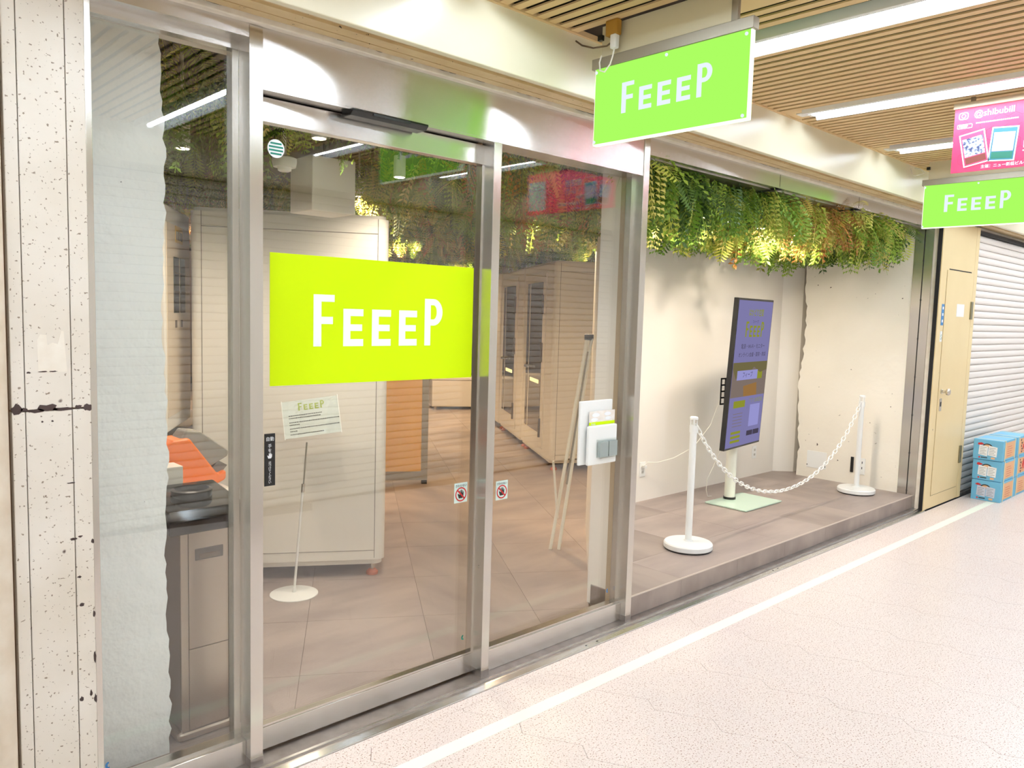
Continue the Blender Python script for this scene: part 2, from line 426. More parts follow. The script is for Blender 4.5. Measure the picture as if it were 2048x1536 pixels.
struct(B(XA-.1, XA, YW-.2, .5, 0, 2.86).build('wall_left', M_['wallw']), 'pale wall closing the near end of the corridor', 'wall')

for k in range(26):
    cx = [.95, 1.02, 1.46, 1.62, 1.9, 1.95, 2.08, 2.3, 2.36, 2.42, 2.7, 2.76, 3.0, 3.5, 4.3, 4.38, 4.45, 5.0, 5.3, 5.5, 5.55, 6.1, 6.2, 6.6, 6.7, 6.9][k]
    rx_ = [.06, .03, .02, .02, .03, .02, .04, .02, .03, .02, .05, .06, .05, .03, .07, .05, .03, .02, .02, .02, .02, .02, .03, .02, .02, .03][k]
    MB().poly([(cx+rx_*math.cos(2*math.pi*i/9)*rnd.uniform(.5, 1.2), -.037+.008*math.sin(2*math.pi*i/9)*rnd.uniform(.5, 1.2)) for i in range(9)], 2.5095, 2.5125).build('paint_chip', M_['gap'], so)
# ================================================================= LEFT PILLAR
pl = struct(B(.475, .668, .012, .20, 0, 2.5).build('wall_pillar', mat('brown_groove', (150, 118, 92), .8)), 'weathered cream panelled pillar at the left of the shop front, chipped paint', 'pillar')
for (a, b_, ) in ((.4725, .5045), (.5065, .6205), (.6225, .671)):
    for z0, z1 in ((0, 1.292), (1.2965, 2.5)):
        q = B(a, b_, -.002, .03, z0, z1).build('panel', M_['pillar'], pl, bevel=.0025)
random.seed(3)
chip = mat('bare_rust', (62, 46, 42), .8)
def blob(cx, cz, rx, rz, y, n=11):
    return [(cx+rx*math.cos(2*math.pi*i/n)*rnd.uniform(.6, 1.2), cz+rz*math.sin(2*math.pi*i/n)*rnd.uniform(.6, 1.2)) for i in range(n)]
for (cx, cz, rx, rz) in [(.56, 1.3, .028, .012), (.53, 1.293, .024, .006), (.595, 1.294, .028, .005), (.66, 1.296, .014, .012), (.636, 1.299, .010, .006), (.484, 1.299, .013, .018), (.502, 1.298, .012, .005),
                         (.515, 1.40, .006, .003), (.55, 1.402, .012, .002), (.575, 1.402, .012, .002), (.545, 1.262, .003, .003), (.57, 1.262, .003, .003), (.612, 1.08, .012, .002),
                         (.63, .8, .006, .004), (.617, .915, .009, .004), (.634, .92, .007, .003), (.636, .715, .007, .006), (.667, .9, .004, .008), (.667, .68, .004, .012), (.667, .55, .004, .02), (.655, .44, .004, .01), (.667, .42, .004, .014), (.63, .43, .006, .008)]:
    MB().poly(blob(cx, cz, rx, rz, 0), -.0028, -.001, 1).build('paint_chip', chip, pl)
# old ivory patch of paint on the pillar
MB().poly([(.538, 1.40), (.537, 1.49), (.545, 1.505), (.56, 1.503), (.562, 1.475), (.575, 1.482), (.588, 1.478), (.597, 1.515), (.603, 1.515), (.61, 1.40)], -.0026, -.001, 1).build('paint_patch', M_['white_trim'], pl)
struct(MB().lathe((.43, .0), [(.034, 0), (.034, 2.5)], 24).build('trim_5', M_['pipe'], smooth=True), 'round cream painted pipe left of the weathered pillar', 'pipe')
struct(B(.2, .46, .06, .2, 0, 2.5).build('wall_side', M_['pipe']), 'cream wall behind the round pipe at the left edge', 'wall')
struct(B(-3.5, .2, -.02, .2, 0, 2.5).build('wall_neighbour', M_['fascia']), 'cream neighbouring shop wall left of the pipe', 'wall')

# ================================================================= STAINLESS FRONT
def post(name, x0, x1, lab, y1=.10):
    e = empty(name, (x0, 0, 0), lab, 'post', kind='structure')
    B(x0, x1, -.004, y1, .012, 2.49).build('tube', M_['steel_v'], e, bevel=.0015)
    B(x0-.0005, x1+.0005, -.005, y1, .012, .042).build('foot_sleeve', M_['sill'], e)
    return e
post('trim_6', 1.15, 1.196, 'stainless post between the left window and the sliding door', .077)
p2 = empty('trim_7', (2.203, 0, 0), 'stainless post between the sliding door and the sidelight', 'post', kind='structure')
B(2.203, 2.246, -.002, .075, .012, 2.30).build('tube', M_['steel_v'], p2, bevel=.0015)
B(2.2025, 2.2465, -.003, .075, .012, .042).build('foot_sleeve', M_['sill'], p2)
MB().cyl((2.2025, .035, .50), (2.199, .035, .50), .006, n=10).build('lock_cylinder', M_['metal'], p2)
p3_ = post('trim_8', 3.197, 3.243, 'stainless post between the sidelight and the open display stage', .09)
B(3.235, 3.2445, .09, .166, .012, 2.40).build('reflection_panel', mat('tan_reflection', (186, 166, 138), .4), p3_)  # added panel, its tan stands in for the warm reflection in the glass
struct(B(.670, .687, -.003, .12, .012, 2.49).build('trim_9', M_['steel_v'], bevel=.0015), 'slim stainless jamb against the weathered pillar', 'jamb')
hd = empty('trim_10', (1.196, 0, 2.30), 'wide brushed stainless header box above the sliding door', 'header', kind='structure')
B(1.196, 3.197, -.001, .012, 2.305, 2.492).build('front_plate', M_['steel'], hd, bevel=.001)
B(1.196, 3.197, -.001, .12, 2.298, 2.305).build('bottom_plate', M_['steel'], hd)
B(1.196, 2.203, .103, .12, 2.262, 2.298).build('track', M_['gap'], hd)
h2 = empty('trim_11', (.687, 0, 2.43), 'stainless head rail above the left fixed window', 'header', kind='structure')
B(.687, 1.15, -.001, .11, 2.45, 2.492).build('front_plate', M_['steel'], h2)
B(.687, 1.15, .07, .11, 2.425, 2.45).build('glazing_channel', M_['steel'], h2)
h3 = empty('trim_12', (3.243, 0, 2.40), 'stainless head rail above the open display stage', 'header', kind='structure')
xs_ = [3.243, 4.55, 5.68, 7.17]
for k in range(3): B(xs_[k]+.003, xs_[k+1]-.003, 0, .012, 2.415, 2.492).build('front_plate', M_['steel'], h3)
B(3.243, 7.17, 0, .05, 2.408, 2.415).build('bottom_plate', M_['steel'], h3)
B(3.243, 7.17, .05, .19, 2.402, 2.42).build('inner_channel', M_['sill'], h3)
for k in (1, 2): B(xs_[k]-.02, xs_[k]+.03, -.002, .19, 2.400, 2.406).build('joint_plate', M_['gap'], h3)
sl = empty('trim_13', (.46, 0, 0), 'stainless threshold sill along the foot of the shop front', 'sill', kind='structure')
B(.46, 7.2, -.05, .13, 0, .012).build('plate', M_['sill'], sl)
MB().poly([(-.085, 0), (-.083, .004), (-.06, .012), (-.05, .012), (-.05, 0)], .46, 7.2, 0).build('front_lip', M_['steel'], sl)
B(.46, 7.2, -.04, -.028, .012, .018).build('guide_rail', M_['steel'], sl)
for xx in (2.82, 2.9, 4.62, 4.68): MB().cyl((xx, -.066, .0085), (xx, -.066, .0102), .006, n=10).build('screw_hole', M_['gap'], sl)

# fixed window left of the door
w1 = empty('window_1', (.687, .085, .012), 'tall fixed glass window left of the sliding door', 'window', kind='structure')
B(.687, 1.15, .03, .11, .012, .098).build('bottom_rail', M_['steel'], w1, bevel=.002)
B(.687, 1.15, .055, .10, .098, .106).build('sill_bead', M_['metal'], w1)
B(1.128, 1.15, .077, .118, .1, 2.45).build('stile', M_['steel_v'], w1)
B(.69, 1.135, .086, .094, .1, 2.43).build('pane', M_['glass'], w1)
def gmark(parent, x, z, m, y):
    MB(FR_FACADE(x, y, z)).poly([(.008*math.cos(a), .011*math.sin(a)) for a in [1.2+i*.42 for i in range(11)]] + [(.003*math.cos(a)+.002, .006*math.sin(a)) for a in [1.2+(10-i)*.42 for i in range(11)]], 0, .0004, 2).build('glass_maker_mark', m, parent)
gmark(w1, .722, .148, M_['bluep'], .0858)
# sliding door
d1 = empty('door_1', (1.2, .08, .018), 'sliding automatic glass door with a lime FEEEP sticker', 'door', kind='structure')
B(1.185, 2.215, .062, .10, .02, .102).build('bottom_rail', M_['steel'], d1, bevel=.002)
B(1.185, 2.215, .066, .096, .102, .110).build('bead', M_['metal'], d1)
B(1.185, 2.215, .060, .10, 2.212, 2.292).build('top_rail', M_['steel'], d1, bevel=.002)
B(2.196, 2.206, .064, .10, .102, 2.212).build('stile', M_['metal'], d1)
B(1.186, 2.197, .084, .092, .105, 2.215).build('pane', M_['glass'], d1)
st = B(1.262, 2.179, .0825, .0838, 1.323, 1.785).build('lime_sticker', M_['lime'], d1); tag(st, 'lime green rectangular sticker with white FEEEP lettering')
logo('lettering', FR_FACADE(1.262, .0825, 1.323), .917, .462, M_['printw'], st)
ts = MB(FR_FACADE(1.2415, .083, .971)).box(0, .041, 0, .186, -.0008, .0008).build('touch_plate', M_['black'], d1, bevel=.004); tag(ts, 'slim black touch plate with white Japanese lettering')
text('lettering', '自動', FR_FACADE(1.2465, .0822, 1.132), .0165, M_['printw'], ts, xs=.95)
for k, ch in enumerate('手を'): text('lettering', ch, FR_FACADE(1.262, .0822, 1.108-.016*k), .015, M_['printw'], ts, 'CENTER')
def hand(parent, fr, s, m, name='hand_symbol'):
    o = [(-.32, -.5), (.25, -.5), (.42, -.2), (.45, .3), (.38, .36), (.3, .05), (.28, .5), (.19, .52), (.14, .1), (.08, .6), (-.02, .6), (-.04, .1), (-.13, .52), (-.22, .48), (-.18, -.05), (-.45, .12), (-.52, .05)]
    return MB(fr).poly([(a*s, c*s) for a, c in o], 0, .0006, 2).build(name, m, parent)
hand(ts, FR_FACADE(1.262, .0822, 1.078), .018, M_['printw'])
for k, ch in enumerate('近づけてください'): text('lettering', ch, FR_FACADE(1.262, .0822, 1.049-.0098*k), .0115, M_['printw'], ts, 'CENTER')
def nohand(parent, x, z, y):
    w_, h_ = .072, .086
    s = B(x, x+w_, y-.001, y, z, z+h_).build('no_touch_sticker', M_['tealp'], parent); tag(s, 'small white do-not-touch sticker with a red ring')
    text('lettering', 'さわらない', FR_FACADE(x+w_/2, y-.001, z+h_-.017), .0125, M_['printk'], s, 'CENTER', bold=.0002)
    hand(s, FR_FACADE(x+w_/2, y-.001, z+.036), .034, M_['printk'])
    n = 28; b = MB(FR_FACADE(x+w_/2, y-.001, z+.036)); ro, ri = .031, .0255
    vs = [(r*math.cos(2*math.pi*i/n), r*math.sin(2*math.pi*i/n), .001) for r in (ro, ri) for i in range(n)]
    b.add(vs, [(i, (i+1) % n, n+(i+1) % n, n+i) for i in range(n)])
    a = .7071; q = .0025
    b.add([(-ri*a-q, ri*a-q, .001), (-ri*a+q, ri*a+q, .001), (ri*a+q, -ri*a+q, .001), (ri*a-q, -ri*a-q, .001)], [(0, 3, 2, 1)])
    b.build('prohibition_ring', M_['red'], s)
nohand(d1, 2.10, .784, .0838)
ov = MB(FR_FACADE(1.284, .0835, 2.135)).poly([(.031*math.cos(2*math.pi*i/32), .031*math.sin(2*math.pi*i/32)) for i in range(32)], 0, .0006, 2).build('round_sticker', M_['printw'], d1)
rs = MB(FR_FACADE(1.284, .0835, 2.135))
for k in range(4): zz = .017-.0115*k; hw = math.sqrt(.027**2-zz*zz)*.98; rs.box(-hw, hw, zz-.003, zz+.003, .0006, .001)
rs.build('teal_stripes', M_['teal'], ov)
gmark(d1, 2.166, .176, M_['teal'], .0836)
sn = empty('door_sensor', (1.51, 0, 2.29), 'slim black automatic door sensor under the stainless header', 'door sensor')
MB().poly([(-.028, 2.299), (-.03, 2.292), (-.012, 2.276), (.045, 2.276), (.05, 2.299)], 1.515, 1.845, 0).build('housing', M_['gloss_black'], sn, bevel=.003)
B(1.60, 1.76, -.0305, -.026, 2.285, 2.294).build('lens', M_['black'], sn)
# sidelight
w2 = empty('window_2', (2.246, .08, .012), 'fixed glass sidelight right of the sliding door', 'window', kind='structure')
B(2.246, 3.197, .03, .09, .012, .105).build('bottom_rail', M_['steel'], w2, bevel=.002)
B(2.246, 3.197, .04, .08, .105, .114).build('bead', M_['metal'], w2)
B(3.178, 3.197, .055, .09, .105, 2.30).build('stile', M_['steel_v'], w2)
B(2.246, 3.19, .084, .092, .11, 2.30).build('pane', M_['glass'], w2)
nohand(w2, 2.339, .763, .0838)
gmark(w2, 3.15, .165, M_['bluep'], .0836)
# leaflet holder
lh = empty('leaflet_holder', (3.0, .055, .86), 'white wall pocket leaflet holder stuck on the sidelight glass', 'leaflet holder')
B(2.872, 3.113, .068, .0835, .862, 1.18).build('back_plate', M_['white'], lh, bevel=.004)
B(2.905, 3.118, .035, .056, .862, 1.058).build('pocket', M_['white'], lh, bevel=.006)
lf = empty('leaflet', (3.02, .064, 1.0), 'leaflet with a lime band standing in the white holder', 'leaflet')
B(2.925, 3.122, .058, .0588, 1.0, 1.128).build('sheet', mat('leaflet_print', (226, 214, 200), .5, noise=(30, .4, (240, 236, 230))), lf)
B(2.925, 3.122, .057, .058, 1.058, 1.073).build('lime_band', M_['lime'], lf)
for cx, cz, rr in ((2.975, 1.108, .028), (3.065, 1.11, .026), (2.965, 1.085, .026), (3.07, 1.088, .024)):
    MB(FR_FACADE(cx, .0578, cz)).poly([(rr*math.cos(a), rr*.36*math.sin(a)) for a in [i*math.pi/10 for i in range(20)]], 0, .0005, 2).build('speech_bubble', M_['printw'], lf)
text('lettering', 'feeep', FR_FACADE(2.94, .0566, 1.060), .015, M_['printw'], lf)
cb = empty('card_box', (3.03, .02, .9), 'clear acrylic card box on the front of the white leaflet holder', 'card box')
B(2.96, 3.105, .008, .0345, .898, .99).build('case', M_['clear'], cb)
for k in range(2): B(2.966+.07*k, 3.028+.07*k, .014, .03, .902, .978).build('cards', mat('grey_cards', (168, 176, 174), .5), cb)

# ================================================================= RIGHT END: JAMB, BEIGE DOOR, SHUTTER
jb = empty('trim_14', (7.175, 0, 0), 'stainless jamb with a dark groove at the right end of the display stage', 'jamb', kind='structure')
B(7.175, 7.23, .075, .15, .124, 2.42).build('panel', M_['steel_v'], jb)
B(7.178, 7.23, .066, .075, .124, 2.42).build('groove', M_['gap'], jb)
B(7.175, 7.23, .0, .066, .012, 2.42).build('panel', M_['steel_v'], jb)
for k in range(7):
    z = .16+.33*k
    MB().cyl((7.176, .07, z), (7.170, .07, z), .007, n=10).build('stud', M_['black'], jb)
struct(B(7.18, 7.25, -.04, 0, .0, 2.49).build('trim_15', M_['white_trim'], bevel=.004), 'worn white painted strip beside the stainless jamb', 'trim')
struct(B(7.16, 7.25, -.07, -.04, 0, 2.49).build('trim_16', M_['gap']), 'dark gap between the white strip and beige door', 'gap')
d2 = empty('door_2', (7.17, -.075, 0), 'narrow beige steel door beside the display stage', 'door', kind='structure')
B(7.17, 8.085, -.078, -.045, .008, 2.49).build('frame', M_['beige'], d2, bevel=.003)
B(7.315, 7.955, -.082, -.078, .12, 2.07).build('leaf', M_['beige'], d2, bevel=.002)
B(7.312, 7.958, -.0795, -.0775, .117, .12).build('leaf_gap', M_['gap'], d2)
B(7.309, 7.313, -.0795, -.0775, .117, 2.07).build('leaf_gap', mat('thin_brown_gap', (150, 124, 84), .7), d2)
B(7.36, 7.93, -.0795, -.0775, 2.075, 2.084).build('leaf_gap', M_['gap'], d2)
B(8.0, 8.085, -.0795, -.05, .008, 2.49).build('hinge_stile', M_['beige'], d2)
for z in (.34, 1.66): B(7.95, 8.0, -.094, -.078, z, z+.16).build('hinge', mat('grey_hinge%d' % int(z*10), (128, 122, 96), .4, .6), d2, bevel=.003)
kn = MB(((7.37, -.082, 1.03), (1, 0, 0), (0, 0, 1), (0, -1, 0)))
kn.lathe((0, 0), [(.02, 0), (.02, .01), (.012, .015), (.012, .035), (.027, .045), (.03, .06), (.022, .072), (.004, .076)], 20)
kn.build('knob', M_['metal'], d2, smooth=True)
B(7.345, 7.395, -.087, -.082, .86, .97).build('lock_plate', M_['metal'], d2, bevel=.002)
B(7.36, 7.38, -.089, -.087, .90, .94).build('keyhole', M_['gap'], d2)
B(7.60, 7.79, -.0835, -.082, 1.68, 1.79).build('notice', M_['paper'], d2)
bs = B(7.245, 7.30, -.0805, -.078, 1.60, 1.78).build('blue_sticker', M_['bluep'], d2)
for k in range(3): B(7.26, 7.285, -.0815, -.0805, 1.625+.055*k, 1.648+.055*k).build('lettering', M_['printw'], bs)
ws = B(7.248, 7.295, -.0805, -.078, 1.46, 1.55).build('white_sticker', M_['paper'], d2)
text('lettering', 'S', FR_FACADE(7.258, -.081, 1.48), .06, M_['teal'], ws)
sh = empty('roller_shutter', (8.09, -.05, 0), 'closed ivory roller shutter right of the beige door', 'shutter', kind='structure')
B(8.085, XB, -.035, -.02, 0, 2.49).build('backing', M_['shutter_gap'], sh)
q0 = None
for k in range(38):
    if q0 is None:
        q0 = shutter_slat_profile(MB(), 8.088-8.09, XB-8.09, -.04+.05, -1, .0635); q0.v = [(a[0]+8.09, a[1]-.05, a[2]) for a in q0.v]
        q0 = q0.build('slat', M_['shutter'], sh); q0.location = (0, 0, .03)
    else: share('slat', q0, sh, (0, 0, .03+.0635*k))
B(8.085, XB, -.07, -.02, .0, .03).build('bottom_bar', M_['sill'], sh)
B(8.085, XB, -.075, -.02, 2.44, 2.47).build('head_slot', M_['gap'], sh)

# cartons
def carton(x, y, z, lab, dx=0.0, strap=True, n=0):
    e = empty('carton', (x, y, z), lab, 'carton', 'blue cartons by the shutter')
    W, D, H = .415, .243, .188
    x += dx
    B(x, x+W, y, y+D, z, z+H-.003).build('box', M_['blue'], e, bevel=.004)
    B(x+.004, x+W-.004, y+.004, y+D-.004, z+H-.0035, z+H-.002).build('lid', M_['bluel'], e)
    B(x+.075, x+W-.05, y-.0012, y, z+.02, z+H-.02).build('peach_panel', M_['peach'], e)
    t = MB()
    for k in range(5): t.box(x+.13, x+.26+.02*(k % 2), y-.002, y-.0012, z+.04+.021*k, z+.043+.021*k)
    t.build('fine_print', M_['red'], e)
    if n == 1:
        for k in range(5): MB().poly(blob(x+.13+.02*(k % 2)+.008*k, z+.15-.028*k, .012+.008*(k % 2), .011, 0), y-.003, y-.0012, 1).build('brush_stroke', M_['printk'], e)
        t = MB(); t.poly(blob(x+.24, z+.1, .04, .05, 0), y-.0026, y-.0012, 1); t.build('red_print', M_['red'], e)
    fs_ = ((x, y+D, z), (0, -1, 0), (0, 0, 1), (-1, 0, 0))
    if n == 0:
        MB(fs_).poly(blob(.055, .145, .028, .012, 0), 0, .0008, 2).build('red_emblem', M_['red'], e)
        MB(fs_).poly([(.115+.048*math.cos(a), .11+.042*math.sin(a)) for a in [math.pi*i/12 for i in range(13)]], 0, .0008, 2).build('bowl_print', M_['printk'], e)
        MB(fs_).poly([(.115+.034*math.cos(a), .115+.027*math.sin(a)) for a in [math.pi*i/12 for i in range(13)]], .0008, .0012, 2).build('bowl_print', M_['peach'], e)
        for k in range(2):
            MB(fs_).add([(.045+.077*k, .045, .002), (.118+.077*k, .035, .002), (.122+.077*k, .125, .002), (.05+.077*k, .135, .002)], [(0, 1, 2, 3)]).build('delivery_label', M_['paper'] if 'bottom' not in lab else M_['paper2'], e)
            t = MB(fs_)
            for r in range(5): t.box(.056+.077*k, .108+.077*k-.012*(r % 2), .052+.015*r, .0545+.015*r, .0022, .0026)
            t.build('fine_print', M_['printk'], e)
        MB(fs_).poly([(.055+.008*math.cos(a), .02+.008*math.sin(a)) for a in [i*.5 for i in range(12)]], 0, .0008, 2).build('red_dot', M_['red'], e)
        MB(fs_).box(.068, .12, .016, .025, 0, .0008).build('fine_print', M_['printk'], e)
        MB(fs_).box(.15, .182, .012, .03, 0, .0008).build('orange_mark', M_['peach'], e)
    if strap:
        s = .004
        for xo in (.055, W-.06):
            t = MB(); t.box(x+xo, x+xo+.013, y-.003, y+D+.002, z+H-.002, z+H-.0005); t.box(x+xo, x+xo+.013, y-.0035, y-.001, z, z+H-.001)
            t.build('strap', M_['strap'], e)
    return e
for k, (lv, dx) in enumerate((('bottom', 0), ('middle', .004), ('top', -.008))):
    carton(8.115, -.405+.003*k, .19*k, 'blue carton at the %s of the stack nearest the beige door' % lv, dx)
for k, (lv, dx) in enumerate((('bottom', 0), ('middle', .005), ('top', 0))):
    carton(8.545, -.402+.002*k, .19*k, 'blue carton at the %s of the farther stack at the right picture edge' % lv, dx, n=0 if k == 0 else 1)

# ================================================================= HANGING SIGNS
def lightbox(x, lab, nm):
    e = empty('lightbox_sign', (x, -.67, 2.275), lab, 'hanging sign', 'green hanging light box signs')
    y0, y1, z0, z1 = -1.018, -.33, 2.275, 2.572
    B(x-.006, x+.016, y0, y1, z0, z1).build('acrylic_body', M_['signedge'], e)
    f = B(x-.008, x-.006, y0+.004, y1-.004, z0+.006, z1-.001).build('green_face', M_['signgreen'], e)
    cx = .577/.64
    logo('lettering', FR_SIGN(x-.008, y1-.03+.0045, z0+.022), .687*.915, .298*1.02*.93, M_['signwhite'], f)
    B(x+.016, x+.018, y0+.004, y1-.004, z0+.006, z1-.001).build('green_face', M_['signgreen'], e)
    for yy in (y1-.008, (y0+y1)/2, y0+.018): MB(FR_SIGN(x-.008, yy, z1-.014)).lathe((0, 0), [(.006, 0), (.006, .003)], 12).build('screw', M_['signwhite'], e)
    for yy in (y1-.008, y0+.018): MB(FR_SIGN(x-.008, yy, z0+.014)).lathe((0, 0), [(.006, 0), (.006, .003)], 12).build('screw', M_['signwhite'], e)
    B(x-.014, x+.024, y0-.008, y1+.014, z1-.001, 2.612).build('bracket_bar', M_['bracket'], e, bevel=.002)
    B(x+.004, x+.010, y0+.075, y1-.02, 2.612, 2.735).build('hanger_plate', M_['creammetal'], e)
    B(x-.002, x+.014, y0+.06, y0+.085, 2.612, 2.735).build('hanger_post', M_['bracket'], e)
    B(x-.01, x+.004, y1-.03, y1-.008, 2.68, 2.70).build('bolt', M_['black'], e)
    return e
lightbox(2.445, 'near lime green FEEEP light box sign hanging over the doorway', 'a')
lightbox(5.967, 'farther lime green FEEEP light box sign at the right edge below the banner', 'b')
# plug and wires at the near sign
pc = empty('power_connector', (2.42, -.42, 2.66), 'white plug and old brass socket hanging above the near green sign', 'plug')
B(2.405, 2.435, -.46, -.40, 2.675, 2.735).build('socket', mat('brass_socket', (170, 124, 40), .5), pc, bevel=.006)
B(2.405, 2.43, -.455, -.425, 2.625, 2.68).build('plug', M_['white'], pc, bevel=.006)
tag(MB().tube([(2.418, -.44, 2.63), (2.416, -.435, 2.60), (2.414, -.425, 2.57), (2.412, -.40, 2.545), (2.414, -.375, 2.555), (2.42, -.365, 2.59), (2.425, -.37, 2.615)], .003).build('sign_lead', M_['wirew'], smooth=True), 'thin pale cord looping from the plug down to the near green sign', 'cord')
tag(MB().tube([(2.42, -.235, 2.70), (2.42, -.27, 2.675), (2.42, -.33, 2.652), (2.42, -.40, 2.645), (2.42, -.44, 2.66), (2.42, -.45, 2.70)], .0035).build('brown_wire', M_['wire'], smooth=True), 'brown twisted wire from the fascia to the plug above the near sign', 'wire')
tag(MB().tube([(5.95, -.235, 2.70), (5.94, -.25, 2.66), (5.94, -.27, 2.645), (5.94, -.31, 2.65), (5.95, -.33, 2.66), (5.955, -.30, 2.69), (5.95, -.26, 2.70)], .003).build('loop_wire', M_['wirew'], smooth=True), 'pale wire loop between the fascia and the farther green sign', 'wire')
# crimson banner
bn = empty('hanging_banner', (4.414, -1.45, 2.37), 'crimson banner with trading cards hanging from the ceiling', 'banner')
bx = 4.414
B(bx-.002, bx+.004, -1.90, -1.01, 2.37, 2.685).build('panel', M_['pink'], bn)
B(bx-.010, bx+.010, -1.91, -1.005, 2.685, 2.712).build('top_bar', M_['creammetal'], bn)
B(bx-.006, bx+.006, -1.10, -1.08, 2.712, 2.735).build('hanger', M_['bracket'], bn); B(bx-.006, bx+.006, -1.8, -1.78, 2.712, 2.735).build('hanger', M_['bracket'], bn)
SB = lambda a, z: FR_SIGN(bx-.0022, -1.01-a, 2.37+z)
def ring(fr, pts_o, pts_i, th, m, nm, par):
    k = len(pts_o); b = MB(fr); b.add([(p[0], p[1], th) for p in pts_o]+[(p[0], p[1], th) for p in pts_i], [(i, (i+1) % k, k+(i+1) % k, k+i) for i in range(k)]); return b.build(nm, m, par)
def rrect(cx, cy, w_, h_, r, n=5):
    o = []
    for (sx, sy, a0) in ((1, 1, 0), (-1, 1, 90), (-1, -1, 180), (1, -1, 270)):
        for i in range(n+1):
            a = math.radians(a0+90*i/n); o.append((cx+sx*(w_/2-r)+r*math.cos(a), cy+sy*(h_/2-r)+r*math.sin(a)))
    return o
circ = lambda cx, cy, r, n=20: [(cx+r*math.cos(2*math.pi*i/n), cy+r*math.sin(2*math.pi*i/n)) for i in range(n)]
hexl = MB(FR_SIGN(bx-.0021, -1.01, 2.37)); rh = random.Random(11)
for i in range(16):
    for j in range(6):
        hx = .06*i+(.0 if j % 2 else .03); hz = .055*j+.01
        for a in (30, 90, 150):
            if rh.random() < .55:
                a0 = math.radians(a); a1 = math.radians(a+60); r_ = .035
                x0_, z0_, x1_, z1_ = hx+r_*math.cos(a0), hz+r_*math.sin(a0), hx+r_*math.cos(a1), hz+r_*math.sin(a1)
                if min(x0_, x1_) < .005 or max(x0_, x1_) > .88 or min(z0_, z1_) < .005 or max(z0_, z1_) > .31: continue
                d = Vector((x1_-x0_, z1_-z0_)).normalized()*.0008; hexl.add([(x0_-d.y, z0_+d.x, .0002), (x1_-d.y, z1_+d.x, .0002), (x1_+d.y, z1_-d.x, .0002), (x0_+d.y, z0_-d.x, .0002)], [(0, 3, 2, 1)])
hexl.build('hexagon_lines', M_['pinkd'], bn)
ring(SB(0, 0), rrect(.042, .277, .044, .036, .012), rrect(.042, .277, .036, .028, .009), .0012, M_['printw'], 'camera_logo', bn)
ring(SB(0, 0), circ(.042, .277, .0105), circ(.042, .277, .0072), .0012, M_['printw'], 'camera_logo', bn)
text('lettering', '@shibubill', SB(.088, .266), .042, M_['printw'], bn, bold=.0003)
ring(SB(0, 0), rrect(.05, .226, .07, .022, .006), rrect(.05, .226, .064, .016, .004), .0012, M_['printw'], 'small_logo_frame', bn)
text('lettering', 'FEEEP', SB(.022, .2195), .017, M_['printw'], bn, bold=.0004)
t = MB(SB(.1, .232))
for k in range(22): t.box(.0085*k, .0085*k+.0055, 0, .006, 0, .0006)
t.build('fine_print', M_['printw'], bn)
def tcard(cx, cz, ang, c1, c2, c3, nm):
    a = math.radians(ang); ex = (0, -math.cos(a), math.sin(a)); ez = (0, math.sin(a), math.cos(a))
    fr = ((bx-.0035, -1.01-cx, 2.37+cz), ex, ez, (-1, 0, 0))
    c = MB(fr).box(-.058, .058, -.082, .082, 0, .0006).build('printed_card', M_['printw'], bn)
    MB(fr).box(-.052, .052, -.076, .076, .0006, .0009).build('card_border', c1, c)
    MB(fr).box(-.046, .046, -.034, .056, .0009, .0012).build('card_picture', c2, c)
    MB(fr).box(-.046, .046, -.070, -.038, .0009, .0012).build('card_caption', c3, c)
tcard(.228, .118, -4, mat('card_teal', (50, 110, 130), .5), mat('card_pale_art', (240, 226, 236), .5, noise=(60, .3, (200, 160, 190))), mat('card_green', (30, 100, 80), .5), 'b')
tcard(.10, .112, 11, mat('card_crimson', (190, 60, 100), .5), mat('card_dark_art', (210, 220, 240), .5, noise=(70, .2, (40, 50, 90))), mat('card_rust', (110, 50, 40), .5), 'a')
text('lettering', '商店会', SB(.318, .188), .058, M_['printw'], bn, bold=.0008)
text('lettering', 'トレカ', SB(.312, .130), .058, M_['printw'], bn, bold=.0008)
text('lettering', 'Per', SB(.312, .090), .046, M_['printw'], bn, bold=.0008)
text('lettering', 'Trading card', SB(.312, .047), .046, M_['printw'], bn, bold=.0008)
text('lettering', '主催：ニュー新橋ビル一階商店会', SB(.135, .012), .0185, M_['printw'], bn, bold=.0002)
B(bx-.0035, bx-.002, -1.885, -1.70, 2.40, 2.62).build('white_square', M_['paper'], bn)

# ================================================================= DISPLAY STAGE
ZP = .124
pf = empty('display_platform', (3.26, .02, 0), 'low display platform faced with grey brown tiles', 'platform', kind='structure')
def cutp(pts):
    fn = lambda p: p[0]-3.285-max(0, (p[1]-.28)*1.13); o_ = []
    for q in range(len(pts)):
        a, b_ = pts[q], pts[(q+1) % len(pts)]; fa, fb = fn(a), fn(b_)
        if fa >= 0: o_.append(a)
        if (fa >= 0) != (fb >= 0): t = fa/(fa-fb); o_.append((a[0]+t*(b_[0]-a[0]), a[1]+t*(b_[1]-a[1])))
    return o_
MB().poly([(3.245, .026), (7.40, .026), (7.40, 1.40), (4.55, 1.40), (3.285, .28), (3.245, .28)], .012, ZP-.004).build('core', M_['igap'], pf)
xj = [3.245, 3.73, 4.33, 4.93, 5.53, 6.13, 6.73, 7.38]; yj = [.0225, .385, .985, 1.40]
